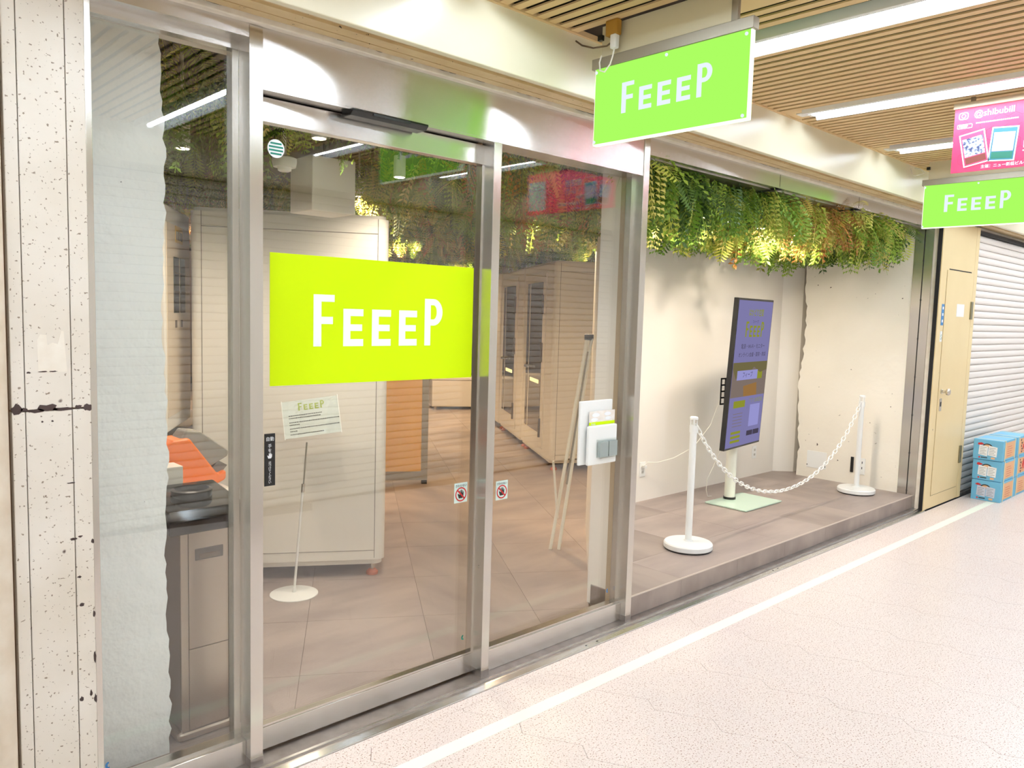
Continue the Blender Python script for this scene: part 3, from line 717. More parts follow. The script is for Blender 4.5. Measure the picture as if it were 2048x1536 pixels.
for i in range(7):
    for j in range(3):
        x0_, x1_, y0_, y1_ = xj[i]+.0008, xj[i+1]-.0008, yj[j]+.0008, yj[j+1]-.0008
        pq = [(x0_, y0_), (x1_, y0_), (x1_, y1_), (x0_, y1_)]
        if j or i: pq = cutp(pq)
        elif i == 0: pq = [(x0_, y0_), (x1_, y0_), (x1_, y1_), (3.40, y1_), (3.29, .28), (x0_, .28)]
        if len(pq) < 3: continue
        MB().poly(pq, ZP-.006, ZP).build('tile', M_['itile'] if (i*3+j*5) % 4 else M_['itile2'], pf)
    B(xj[i]+.0008, xj[i+1]-.0008, .020, .026, .013, ZP-.006).build('riser_tile', M_['itile2'], pf)
B(3.245, 7.20, .0185, .024, ZP-.006, ZP+.001).build('nosing', mat('pale_nosing', (206, 192, 178), .4), pf)
struct(B(4.45, 7.16, 1.325, 1.38, 0, 2.75).build('wall_stage', M_['wallw']), 'smooth white back wall of the display stage', 'wall')
struct(MB().poly([(7.155, 1.325), (7.30, 1.185), (7.40, 1.185), (7.40, 1.38), (7.16, 1.38)], 0, 2.75).build('wall_chamfer', M_['wallw']), 'narrow slanted wall in the corner of the display stage', 'wall')
# right plaster wall with broken edge
pts = []; r2 = random.Random(5)
zz = ZP
edge = []
while zz < 2.6:
    edge.append((1.10+r2.uniform(-.012, .012)-.02*math.sin(zz*5), zz)); zz += .045
o = [(.15, ZP)] + edge + [(.15, 2.6)]
struct(MB().poly(o, 7.18, 7.45, 0).build('wall_plaster', M_['plaster2']), 'rough cream plaster side wall of the display stage with a broken edge', 'wall')
# partition behind the sidelight
struct(B(3.25, 3.31, .166, .31, .012, 2.6).build('wall_column', M_['wallw'], bevel=.004), 'white partition end seen through the sidelight glass', 'wall')
struct(MB().poly([(3.25, .29), (3.31, .27), (4.50, 1.325), (4.45, 1.38)], .0, 2.6).build('wall_partition', M_['wallw']), 'slanted white partition between the display stage and the shop', 'wall')
# stanchions
def stanchion(x, y, lab):
    e = empty('stanchion', (x, y, ZP), lab, 'stanchion', 'white chain stanchions')
    MB().lathe((x, y), [(.150, ZP), (.150, ZP+.008)], 40).build('rubber_ring', M_['black'], e, smooth=True)
    MB().lathe((x, y), [(.15, ZP+.008), (.155, ZP+.012), (.155, ZP+.038), (.148, ZP+.046), (.03, ZP+.052), (.026, ZP+.06)], 40).build('base', M_['white'], e, smooth=True)
    MB().lathe((x, y), [(.0215, ZP+.05), (.0215, ZP+.765)], 24).build('pole', M_['white'], e, smooth=True)
    MB().lathe((x, y), [(.026, ZP+.755), (.026, ZP+.80)], 24).build('collar', M_['white'], e, smooth=True)
    for a in range(4):
        t = math.pi/4+a*math.pi/2; MB().cyl((x+.02*math.cos(t), y+.02*math.sin(t), ZP+.80), (x+.02*math.cos(t), y+.02*math.sin(t), ZP+.84), .004, n=6).build('hook_bar', M_['white'], e)
    MB().lathe((x, y), [(.026, ZP+.838), (.026, ZP+.85), (.02, ZP+.856)], 24).build('cap', M_['white'], e, smooth=True)
stanchion(4.255, .335, 'white chain stanchion on the platform in front of the display screen stand')
stanchion(6.868, .378, 'white chain stanchion by the cream plaster wall')
ch = empty('plastic_chain', (5.55, .355, .4), 'white plastic link chain sagging between the two stanchions', 'chain')
A_, B__ = Vector((4.285, .337, .925)), Vector((6.84, .377, .915))
lowz = .33
def cat(t):
    p = A_.lerp(B__, t); s_ = math.cosh(1.9)-math.cosh(1.9*(2*t-1)); s_ /= (math.cosh(1.9)-1)
    return Vector((p.x, p.y, p.z-(p.z-lowz)*s_))
P = [cat(i/600) for i in range(601)]; cum = [0]
for i in range(600): cum.append(cum[-1]+(P[i+1]-P[i]).length)
nl = 66; lk0 = None
for k in range(nl):
    s_ = cum[-1]*(k+.5)/nl; i = next(j for j in range(600) if cum[j+1] >= s_); p = P[i]; d = (P[min(i+2, 600)]-P[max(i-2, 0)]).normalized()
    if lk0 is None:
        vs = []; fs = []; nM, nm = 12, 6; L2, rM, rm = .0125, .0125, .0042
        for a in range(nM):
            t = 2*math.pi*a/nM; cx = rM*math.cos(t)+(L2 if math.cos(t) > 0 else -L2)*(1 if abs(math.cos(t)) > .01 else 0); cz = rM*math.sin(t)
            nrm = Vector((math.cos(t), 0, math.sin(t)))
            for b_ in range(nm):
                q = 2*math.pi*b_/nm; w_ = nrm*math.cos(q)*rm + Vector((0, 1, 0))*math.sin(q)*rm; vs.append((cx+w_.x, w_.y, cz+w_.z))
        for a in range(nM):
            for b_ in range(nm): fs.append((a*nm+b_, ((a+1) % nM)*nm+b_, ((a+1) % nM)*nm+(b_+1) % nm, a*nm+(b_+1) % nm))
        bb = MB(); bb.v = [(v_[0]+ch.location.x, v_[1]+ch.location.y, v_[2]+ch.location.z) for v_ in vs]; bb.f = fs
        lk = lk0 = bb.build('link', M_['white'], ch, smooth=True)
    else: lk = share('link', lk0, ch)
    q = d.to_track_quat('X', 'Z'); q = q @ Matrix.Rotation(math.radians(20 if k % 2 else 110), 4, 'X').to_quaternion()
    lk.rotation_mode = 'QUATERNION'; lk.rotation_quaternion = q; lk.location = p-ch.location
# display screen on a stand
tv = empty('display_stand', (5.70, .79, ZP), 'black framed portrait display screen on a white pole stand', 'display')
MB().poly(rrect(5.70, .785, .56, .37, .01), ZP+.004, ZP+.012).build('base_plate', M_['glassgreen'], tv)
MB().poly(rrect(5.70, .785, .54, .35, .01), ZP, ZP+.004).build('base_pad', M_['black'], tv)
MB().cyl((5.69, .91, ZP+.012), (5.69, .91, 1.25), .043, n=24).build('pole', M_['offwhite'], tv, smooth=True)
MB().cyl((5.69, .91, ZP+.012), (5.69, .91, ZP+.03), .05, n=24).build('pole_foot', M_['black'], tv, smooth=True)
yaw_ = math.atan2(.146, .989)*.9; til = math.radians(2.8)
ex = Vector((math.cos(yaw_), math.sin(yaw_), 0)); out = Vector((math.sin(yaw_), -math.cos(yaw_), 0))
up = (Vector((0, 0, 1))*math.cos(til) + out*math.sin(til)).normalized(); nn = ex.cross(up).normalized()
TVW, TVH = .70, 1.19
org = Vector((5.71, .80, 1.172)) - ex*TVW/2 - up*TVH/2 - out*0.0
TF = lambda a, b_, c=0.0: (tuple(org+ex*a+up*b_+nn*c), tuple(ex), tuple(up), tuple(nn))
MB(TF(0, 0)).box(0, TVW, 0, TVH, -.04, 0).build('screen_case', M_['black'], tv, bevel=.003)
MB(TF(0, 0)).box(.2, .5, .3, .9, -.08, -.04).build('mount_block', M_['black'], tv)
mb = MB()
for k in range(5): mb.box(5.40, 5.64, .862, .868, .93+.05*k, .942+.05*k)
for xx in (5.40, 5.46, 5.52): mb.box(xx, xx+.012, .862, .868, .93, 1.142)
mb.build('mount_grille', M_['black'], tv)
sc = MB(TF(0, 0)).box(.012, TVW-.012, .016, TVH-.016, 0, .0015).build('screen', M_['screen'], tv)
SZ = lambda a, b_: TF(a, b_, .0016)
text('lettering', 'はかどり空間', SZ(.36, 1.06), .062, M_['screen_g'], sc, 'CENTER', xs=.8, bold=.001)
text('lettering', 'フィープ', SZ(.36, 1.0), .03, M_['screen_k'], sc, 'CENTER')
logo('lettering', SZ(.08, .80), .56, .30, M_['screen_g'], sc)
text('lettering', '電源・Wi-Fi・モニター', SZ(.36, .80), .042, M_['screen_k'], sc, 'CENTER', xs=1.1)
text('lettering', 'オンライン会議・面接・商談', SZ(.36, .735), .04, M_['screen_k'], sc, 'CENTER', xs=1.05)
ph = MB(SZ(0, 0)).box(.012, TVW-.012, .415, .69, 0, .001).build('photo_block', M_['screen_t'], sc)
MB(SZ(0, 0)).poly([(.012, .69), (TVW-.012, .69), (TVW-.012, .62), (.55, .60), (.42, .65), (.3, .58), (.18, .6), (.08, .56), (.012, .64)], .001, .0016, 2).build('photo_foliage', M_['screen_o'], sc)
MB(SZ(0, 0)).poly([(.26, .415), (.24, .5), (.5, .52), (.52, .415)], .001, .0016, 2).build('photo_table', M_['screen_b'], sc)
MB(SZ(0, 0)).box(.10, .60, .55, .625, .001, .0014).build('search_bar', M_['screen_g'], sc)
MB(SZ(0, 0)).box(.10, .50, .55, .625, .0014, .0018).build('search_bar', M_['screen_l'], sc)
text('lettering', 'フィープ', SZ(.30, .572), .05, M_['screen_k'], sc, 'CENTER', thick=.0024)
MB(SZ(0, 0)).box(.09, .31, .33, .385, 0, .001).build('lime_block', M_['screen_g'], sc)
text('lettering', 'アプリ会員登録', SZ(.52, .36), .04, M_['screen_g'], sc, 'CENTER')
MB(SZ(0, 0)).box(.42, .62, .16, .34, 0, .0008).build('pale_square', M_['screen_l'], sc)
for k in range(3): MB(SZ(0, 0)).box(.09, .27, .05+.035*k, .07+.035*k, 0, .001).build('lime_block', M_['screen_g'], sc)
for k in range(2): MB(SZ(0, 0)).box(.40+.13*k, .52+.13*k, .085, .125, 0, .001).build('store_badge', M_['screen_k'], sc)
for k in range(5): MB(SZ(0, 0)).box(.1, .28, .18+.025*k, .184+.025*k, 0, .001).build('fine_print', M_['screen_t'], sc)
tag(MB().tube([(5.03, 1.315, .41), (5.03, 1.29, .42), (5.05, 1.27, .45), (5.15, 1.25, .44), (5.3, 1.2, .47), (5.42, 1.1, .56), (5.5, 1.0, .75), (5.53, .95, .95), (5.56, .93, 1.1), (5.6, .9, 1.2)], .0035, 6).build('power_cable', M_['wirew'], smooth=True), 'thin white power cable from the wall outlet up to the display screen', 'cable')
tag(MB().tube([(5.60, .92, .60), (5.55, .95, .5), (5.57, 1.0, .40), (5.52, 1.02, .3), (5.56, 1.05, .2), (5.62, 1.07, ZP+.01), (5.66, 1.06, ZP+.008)], .003, 6).build('loose_cable', M_['wirew'], smooth=True), 'loose thin cable hanging behind the display stand down to the tiles', 'cable')
def outlet_y(x, z, lab, plug=False):
    e = empty('wall_outlet', (x, 1.325, z), lab, 'outlet', 'stage outlets')
    B(x-.036, x+.036, 1.318, 1.325, z-.06, z+.06).build('cover_plate', M_['white'], e, bevel=.003)
    for dz in (.022, -.022): B(x-.012, x+.012, 1.316, 1.318, z+dz-.01, z+dz+.01).build('socket', mat('grey_socket', (190, 186, 178), .5), e)
    if plug: B(x-.014, x+.014, 1.285, 1.316, z+.01, z+.034).build('plug', M_['white'], e, bevel=.004)
outlet_y(5.05, .385, 'white wall outlet with a plugged in cable at the left of the stage wall', True)
outlet_y(6.78, .35, 'white wall outlet behind the display stand')
e = empty('wall_outlet', (7.178, .47, .3), 'white double outlet with a black unit on the cream plaster wall', 'outlet', 'stage outlets')
B(7.172, 7.18, .44, .53, .23, .38).build('cover_plate', M_['white'], e, bevel=.003)
B(7.168, 7.18, .545, .57, .24, .38).build('black_unit', M_['black'], e)
for dz in (0, .05):
    for dy in (0, .03): B(7.170, 7.172, .463+dy, .469+dy, .28+dz, .30+dz).build('slot', M_['printk'], e)
e = empty('cover_plate', (7.178, .95, .3), 'square white blank cover plate low on the cream plaster wall', 'cover plate')
B(7.174, 7.18, .80, .99, .22, .38).build('plate', M_['white'], e, bevel=.002)
for dy in (.805, .98): B(7.172, 7.174, dy, dy+.008, .24, .25).build('screw', M_['printk'], e)

# ================================================================= SHOP INTERIOR
UD = Vector((.85, -.527, 0)).normalized(); VD = Vector((.527, .85, 0)).normalized(); ZI = .015
IF = struct(MB().poly([(.6, .12), (3.25, .12), (3.25, .3), (4.45, 1.36), (13.4, 1.36), (13.4, 15), (-3, 15), (-3, .3), (.6, .3)], -.05, .010).build('floor', M_['igap']), 'grey brown tiled shop floor inside the glass front', 'floor')
def inside(p):
    x, y = p
    if y < .125 or x > 13 or y > 14.8 or x < -1: return False
    if y < 1.36 and x > 3.24+(y-.3)*1.13: return False
    if x < .99 and y < .27: return False
    return True
T = .588; nt_ = 0; rest = MB()
for i in range(-3, 16):
    for j in range(-1, 26):
        u0 = 1.10-T*2+T*i; v0 = 1.89-.61*4+.61*j
        quad = [UD*a+VD*b_ for a, b_ in ((u0+.001, v0+.001), (u0+T-.001, v0+.001), (u0+T-.001, v0+.61-.001), (u0+.001, v0+.61-.001))]
        cpt = UD*(u0+T/2)+VD*(v0+.305)
        if not inside((cpt.x, cpt.y)): 
            if not any(inside((q.x, q.y)) for q in quad): continue
        pts = [(q.x, q.y) for q in quad]
        pts = clipY(pts, .125, False)
        if len(pts) < 3: continue
        if any(p[1] < 1.36 and p[0] > 3.24+max(0, (p[1]-.3)*1.13) for p in pts):
            # cut along the slanted partition
            outp = []; fn = lambda p: p[0]-3.245-max(-.2, (p[1]-.29)*1.13)
            for q in range(len(pts)):
                a, b_ = pts[q], pts[(q+1) % len(pts)]; fa, fb = fn(a), fn(b_)
                if fa <= 0: outp.append(a)
                if (fa <= 0) != (fb <= 0): t = fa/(fa-fb); outp.append((a[0]+t*(b_[0]-a[0]), a[1]+t*(b_[1]-a[1])))
            pts = outp
            if len(pts) < 3: continue
        m = M_['itile'] if (i*7+j*3) % 3 else M_['itile2']
        if 0 <= j < 16 and 0 <= i < 12: MB().poly(pts, .009, ZI).build('tile', m, IF); nt_ += 1
        else: rest.poly(pts, .009, ZI)
tag(rest.build('tile_field', M_['itile'], IF), kind='stuff')
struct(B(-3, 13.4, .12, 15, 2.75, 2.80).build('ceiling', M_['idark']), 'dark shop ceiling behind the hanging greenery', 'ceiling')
struct(B(-3, 13.4, 14.9, 15.0, 0, 2.75).build('wall_far', mat('warm_far_wall', (214, 186, 146), .7)), 'warm far wall at the back of the shop', 'wall')
struct(B(-3.1, -3, .2, 15, 0, 2.75).build('wall_inner', M_['wallw']), 'inner left wall of the shop', 'wall')
struct(B(13.4, 13.5, 1.36, 15, 0, 2.75).build('wall_inner_right', M_['wallw']), 'inner right wall of the shop', 'wall')
struct(B(7.16, 13.4, 1.36, 1.40, 0, 2.75).build('wall_divider', M_['wallw']), 'inner wall behind the shuttered neighbour', 'wall')
# rough plaster stub behind the left window
edge = []; zz = .012; r3 = random.Random(9)
while zz < 2.6:
    edge.append((.974+r3.uniform(-.006, .006)+.006*math.sin(zz*7), zz)); zz += .03
struct(MB().poly([(.2, .012)]+edge+[(.2, 2.6)], .265, .40, 1).build('wall_stub', M_['plaster']), 'rough white plaster wall behind the left window glass', 'wall')
# stainless waste bin
bi = empty('waste_bin', (1.14, .42, ZI), 'stainless waste bin with a black top behind the left window', 'waste bin')
xb0, xb1, yb0, yb1 = 1.03, 1.265, .299, .60
B(xb0-.018, xb1+.02, yb0-.008, yb1, ZI, .055).build('plinth', M_['binsteel'], bi, bevel=.02, seg=4)
B(xb0, xb1, yb0, yb1, .055, .785).build('body', M_['bindark'], bi, bevel=.006)
B(xb0+.001, xb0+.026, yb0-.003, yb0+.01, .055, .785).build('side_trim', M_['binsteel'], bi)
B(xb0+.029, xb0+.172, yb0-.004, yb0+.01, .36, .785).build('door', M_['binsteel'], bi)
B(xb0+.029, xb0+.172, yb0-.004, yb0+.01, .056, .356).build('lower_panel', M_['binsteel'], bi)
B(xb0+.175, xb1, yb0-.003, yb0+.01, .055, .785).build('side_trim', M_['binsteel'], bi)
hp = B(xb0+.05, xb0+.155, yb0-.006, yb0+.004, .682, .727).build('handle_recess', mat('grey_recess', (84, 74, 66), .4), bi, bevel=.004)
B(xb0+.065, xb0+.14, yb0-.0075, yb0-.006, .688, .706).build('grip', M_['bindark'], hp)
MB().poly([(.285, .785), (.285, .835), (.31, .868), (.60, .905), (.60, .785)], xb0-.04, xb1+.01, 0).build('top_cover', M_['gloss_black'], bi, bevel=.008)
MB().lathe((1.135, .46), [(.07, .875), (.074, .908), (.062, .912), (.056, .885)], 28).build('ash_ring', M_['black'], bi, smooth=True)
# counter, white box and orange dispenser behind the bin
ct = empty('low_counter', (1.2, .75, ZI), 'pale low counter hidden behind the waste bin', 'counter')
B(.98, 1.40, .62, .95, .80, .83).build('top', M_['pod'], ct); B(.99, 1.39, .63, .94, ZI, .80).build('body', M_['wallw'], ct)
wb = empty('white_box', (1.10, .68, .83), 'small white box with orange lettering beside the orange dispenser', 'box')
B(.98, 1.172, .64, .74, .83, .962).build('body', M_['pod'], wb, bevel=.003)
text('lettering', 'R', ((1.173, .66, .86), (0, 1, 0), (0, 0, 1), (1, 0, 0)), .08, M_['red'], wb)
B(1.13, 1.26, .66, .68, .83, .862).build('lip', M_['pod'], wb)
og = empty('orange_dispenser', (1.27, .82, .83), 'bright orange machine with a grey visor behind the waste bin', 'dispenser')
MB().poly([(1.0, .83), (1.0, .955), (1.18, 1.045), (1.245, 1.05), (1.365, .885), (1.40, .90), (1.40, .86), (1.33, .83)], .76, .90, 1).build('body', M_['orange'], og, bevel=.012, seg=3)
MB().poly([(1.205, 1.035), (1.24, 1.08), (1.30, 1.07), (1.42, .98), (1.415, .955), (1.335, .915)], .78, .885, 1).build('visor', M_['visor'], og, bevel=.01, seg=3)
MB().poly([(1.345, .905), (1.375, .94), (1.415, .915), (1.38, .875)], .79, .87, 1).build('slot', mat('slot_grey', (120, 112, 104), .3), og)
# locker
def uvobj(name, o, lab, cat, group=None):
    e = bpy.data.objects.new(name, None); COL.objects.link(e); e.location = o; e.rotation_euler = (0, 0, math.atan2(UD.y, UD.x)); e.empty_display_size = .1
    ORG[e.name] = (0, 0, 0); return tag(e, lab, cat, group)
lo = uvobj('wall_locker', (1.50, 1.73, 0), 'cream locker with small windows beyond the plaster wall', 'locker')
B(-.6, 0, 0, .62, .92, 2.11).build('body', M_['pod'], lo, bevel=.01)
B(-.001, .004, .02, .60, 1.0, 2.02).build('door_panel', mat('deeper_cream', (214, 196, 170), .5), lo)  # door panel in a deeper cream than the body
for k in range(2):
    f_ = B(.004, .008, .17+.16*k, .29+.16*k, 1.55, 1.85).build('window', M_['black'], lo)
    for z in (1.66, 1.76): B(.008, .010, .17+.16*k, .29+.16*k, z, z+.008).build('shelf', M_['podgap'], f_)
for k in range(2): B(.004, .01, .2+.14*k, .225+.14*k, 1.47, 1.51).build('vent', M_['podgap'], lo)
yl = B(.004, .007, .22, .40, 1.93, 2.02).build('yellow_sign', mat('yellow_sign', (214, 170, 60), .5), lo)
for k in range(4): B(.007, .009, .235+.04*k, .255+.04*k, 1.945, 1.99).build('lettering', M_['printk'], yl)
B(-.62, .01, -.02, 1.3, ZI, .88).build('wooden_base', M_['brown'], lo)
# work pods
def foot(par, a, b_):
    MB().cyl((a, b_, .045), (a, b_, .10), .012, n=10).build('foot_stem', M_['metal'], par)
    MB().lathe((a, b_), [(.035, ZI), (.035, .03), (.02, .045)], 16).build('foot', M_['rubber'], par, smooth=True)
def pod(o, lab, W, D, door=False):
    """local x = along the front panel, y = depth"""
    e = uvobj('work_pod', o, lab, 'work pod', 'cream work pods')
    z0, z1 = .092, 2.132
    MB().poly(rrect(W/2, D/2, W, D, .05, 5), z0+.03, z1-.02).build('shell', M_['pod'], e, smooth=True)
    MB().poly(rrect(W/2, D/2, W-.03, D-.03, .05, 5), z0, z0+.03).build('skirt', M_['pod'], e)
    MB().poly(rrect(W/2, D/2, W-.03, D-.03, .05, 5), z1-.02, z1).build('top', M_['pod'], e)
    # front panel seams
    B(.06, .063, -.0015, .005, z0+.04, z1-.02).build('seam', M_['podgap'], e); B(W-.063, W-.06, -.0015, .005, z0+.04, z1-.02).build('seam', M_['podgap'], e)
    B(.063, W-.063, -.0015, .005, z1-.105, z1-.102).build('seam', M_['podgap'], e); B(.063, W-.063, -.0015, .005, z0+.085, z0+.087).build('seam', M_['podgap'], e)
    B(.16, .36, -.0015, .005, z0+.035, z0+.05).build('vent_grille', M_['podgap'], e)
    for a in (.07, W-.07):
        for b_ in (.07, D-.07): foot(e, a, b_)
    if door:
        # glazed door in the long side that faces -x
        fr = ((0, 0, 0), (0, 1, 0), (0, 0, 1), (-1, 0, 0))
        dp = MB(fr).box(.30, D-.20, z0+.10, z1-.10, 0, .012).build('door', M_['pod'], e, bevel=.003)
        MB(fr).box(.42, D-.42, z0+.25, z1-.2, .012, .016).build('door_glass', M_['podwin'], dp)
        MB(fr).box(D-.36, D-.26, z0+.25, z1-.2, .012, .016).build('slit_glass', M_['podwin'], dp)
        MB(fr).box(.50, D-.5, .86, .90, .016, .02).build('painted_window_glow', M_['podglow'], dp)  # emissive strip paints the glow in the pod window, no lamp there
        MB(fr).box(.38, .41, .3, .5, .012, .03).build('hinge', M_['podgap'], dp); MB(fr).box(.38, .41, 1.1, 1.3, .012, .03).build('hinge', M_['podgap'], dp); MB(fr).box(.38, .41, 1.6, 1.8, .012, .03).build('hinge', M_['podgap'], dp)
        MB(fr).cyl((D-.40, 1.02, .012), (D-.40, 1.02, .06), .015, n=12).build('handle', M_['metal'], dp)
        MB(fr).box(D-.52, D-.39, 1.005, 1.03, .05, .065).build('handle_lever', M_['metal'], dp)
    return e
M_['podwin'] = mat('pod_dark_glass', (74, 62, 46), .06, 0.0, spec=.8)
M_['podglow'] = emis('pod_painted_glow', (255, 226, 150), 1.6)
nf = Vector((2.55, 1.4266, 0)) - VD*.03
o1 = nf - UD*.985
pod((o1.x, o1.y, 0), 'large cream work pod right behind the sliding door', 1.08, 1.4)
bf = Vector((5.707, 2.873, 0)) - UD*.06
for k, lb in enumerate(('glass doored cream work pod nearest the sidelight', 'glass doored cream work pod second in the row seen through the sidelight', 'glass doored cream work pod third in the row seen through the sidelight')):
    o_ = bf + VD*(.10+1.42*k); pod((o_.x, o_.y, 0), lb, 1.08, 1.40, True)
# wooden partition cart between the pods
wp = uvobj('wood_panel_cart', (4.06, 3.435, 0), 'orange wood panel cart with a grey metal frame behind the large pod', 'cart')
B(-.6, .30, 0, .03, .13, .98).build('panel', M_['wood'], wp)
B(.30, .36, -.005, .04, .05, 1.05).build('frame_post', M_['bracket'], wp); B(-.6, .30, -.005, .04, .05, .13).build('frame_rail', M_['bracket'], wp); B(-.6, .30, -.005, .04, .98, 1.05).build('frame_rail', M_['metal'], wp)
B(.305, .355, -.02, .03, ZI, .05).build('foot', M_['black'], wp); B(-.6, -.55, -.02, .03, ZI, .05).build('foot', M_['black'], wp)
# far furniture
for k, (a, b_, w_, h_, lb) in enumerate(((6.9, 8.2, .9, .55, 'low white cabinet far inside the shop left of the desk'), (7.75, 7.6, .8, .5, 'low white chest far inside the shop'), (8.6, 7.4, 1.0, .72, 'wooden desk far inside the shop'))):
    e = uvobj('far_cabinet' if k < 2 else 'far_desk', (a, b_, 0), lb, 'cabinet' if k < 2 else 'desk')
    B(0, w_, 0, .5, .06, h_).build('body', M_['wallw'] if k < 2 else M_['brown'], e, bevel=.01)
    B(-.01, w_+.01, -.01, .51, h_, h_+.03).build('top', M_['wallw'] if k < 2 else M_['wood'], e)
    for a_ in (.04, w_-.08): B(a_, a_+.04, .02, .06, ZI, .06).build('foot', M_['metal'], e)
# notice stand
ns = empty('notice_stand', (2.065, 1.42, ZI), 'white notice card on a slim pole stand with a round base', 'notice stand')
MB().lathe((2.065, 1.42), [(.13, ZI), (.13, ZI+.004), (.12, ZI+.008), (.012, ZI+.012), (.009, ZI+.045)], 40).build('base', M_['white'], ns, smooth=True)
MB().cyl((2.065, 1.42, ZI+.01), (2.115, 1.415, .62), .007, n=12).build('pole', M_['white'], ns, smooth=True)
MB().cyl((2.115, 1.415, .60), (2.135, 1.413, .86), .0045, n=10).build('inner_pole', M_['bracket'], ns, smooth=True)
MB().cyl((2.112, 1.415, .585), (2.116, 1.415, .63), .01, n=12).build('clamp', M_['metal'], ns, smooth=True)
ex2 = (UD*.98+Vector((0, 0, .14))).normalized(); nz2 = Vector((-.45, -.80, .40)).normalized(); up2 = nz2.cross(ex2).normalized(); nz2 = ex2.cross(up2)
co2 = Vector((2.155, 1.40, 1.0))
NF = lambda a, b_, c=0.0: (tuple(co2+ex2*a+up2*b_+nz2*c), tuple(ex2), tuple(up2), tuple(nz2))
cdp = MB(NF(0, 0)).box(-.15, .15, -.105, .105, -.002, .001).build('card', M_['paper'], ns)
for a in (-.153, .149): MB(NF(0, 0)).box(a, a+.004, -.11, .11, -.003, .004).build('card_rail', M_['white'], ns)
MB(NF(0, 0)).box(-.15, .15, -.105, .105, .004, .006).build('acrylic_cover', M_['clear'], ns)
logo('lettering', NF(-.105, .015, .0015), .22, .105, M_['limetxt'], cdp)
t = MB(NF(0, 0, .0015)); r4 = random.Random(2)
for k, (zz, ln) in enumerate(((.018, .18), (.004, .17), (-.02, .26), (-.034, .05), (-.055, .26), (-.07, .03), (-.088, .18))):
    a = -.12
    while a < -.12+ln:
        w_ = r4.uniform(.004, .009); t.box(a, a+w_, zz, zz+.005, 0, .0004); a += w_+.0022
t.build('fine_print', M_['printk'], cdp)
# folded easel leaning on the partition
ea = empty('folded_easel', (3.84, 1.08, ZI), 'folded aluminium easel leaning against the slanted partition', 'easel')
def bar(nm, a, b_, w_=.012, m=None): MB().cyl(a, b_, w_, n=8).build(nm, m or M_['offwhite'], ea, smooth=True)
bar('leg', (3.80, 1.12, ZI), (4.115, 1.13, 1.44)); bar('leg', (3.84, 1.08, ZI), (4.14, 1.115, 1.44)); bar('rear_leg', (3.88, 1.14, .30), (4.12, 1.14, 1.46), .010)
bar('brace', (3.92, 1.1, .45), (4.11, 1.12, 1.35), .008, M_['bracket']); bar('strut', (3.80, 1.12, .62), (3.86, 1.12, .22), .008)
bar('inner_strip', (3.99, 1.1, .75), (4.13, 1.11, 1.36), .006, M_['black'])
B(4.10, 4.15, 1.105, 1.15, 1.43, 1.47).build('head_clip', M_['black'], ea, bevel=.004)
# hanging box, smoke detector, router
hb = empty('hanging_box', (2.06, 1.1, 2.06), 'white rectangular box hanging by a rod above the large pod', 'ceiling box')
B(1.93, 2.17, 1.0, 1.22, 2.068, 2.33).build('body', M_['wallw'], hb, bevel=.004)
MB().cyl((2.06, 1.1, 2.33), (2.06, 1.1, 2.75), .014, n=10).build('rod', M_['bracket'], hb)
sd = empty('smoke_detector', (1.75, .93, 2.20), 'round white smoke detector behind the top of the sliding door', 'detector')
MB().lathe((1.75, .93), [(.05, 2.235), (.055, 2.255), (.055, 2.275), (.03, 2.285)], 28).build('body', M_['white'], sd, smooth=True)
MB().lathe((1.75, .93), [(.022, 2.215), (.03, 2.22), (.032, 2.236)], 20).build('sensor', M_['white'], sd, smooth=True)
MB().cyl((1.75, .93, 2.285), (1.75, .93, 2.75), .008, n=8).build('stem', M_['white'], sd)

# spotlights
def spot(x, y, z, lab, aim=(0, 0), power=1.0, wide=150, grp='shop spotlights', rgb=(1, .87, .72)):
    e = empty('spotlight', (x, y, z), lab, 'spotlight', grp)
    MB().cyl((x, y, z), (x, y, z+.11), .032, n=20).build('housing', M_['white'], e, smooth=True)
    MB().cyl((x, y, z+.11), (x, y, 2.75), .008, n=8).build('stem', M_['white'], e)
    MB().cyl((x, y, z-.002), (x, y, z), .026, n=20).build('lens', M_['spotglow'], e)
    ld = bpy.data.lights.new('spot_lamp', 'SPOT'); ld.energy = SPOT_W*power; ld.color = rgb; ld.spot_size = math.radians(wide); ld.spot_blend = 1.0; ld.shadow_soft_size = .03
    lo_ = bpy.data.objects.new('spot_lamp', ld); COL.objects.link(lo_); lo_.parent = e; lo_.location = (0, 0, -.01)
    lo_.rotation_euler = (aim[0], aim[1], 0)
ST = [(4.166, .459), (4.391, .437), (4.659, .42), (5.136, .445), (5.438, .461), (5.687, .464)]
for k, (x, y) in enumerate(ST):
    spot(x, y, 2.245, '%s small spotlight from the left in the greenery over the display stage' % ['first', 'second', 'third', 'fourth', 'fifth', 'sixth'][k], aim=(math.radians(22), math.radians(-38) if k >= 3 else 0), power=.40 if k < 3 else .55, wide=140, grp='stage spotlights')
INT = [(1.40, 1.217, 'white spotlight behind the top of the left window', 1), (1.70, .53, 'white spotlight high behind the sliding door glass near the smoke detector', .6), (2.47, 1.05, 'white spotlight behind the door below the green sign reflection', 1), (4.20, 1.26, 'bright spotlight seen through the sidelight', 1)]
for x, y, lb, pw in INT: spot(x, y, 2.30, lb, power=pw*.62)
n = 0
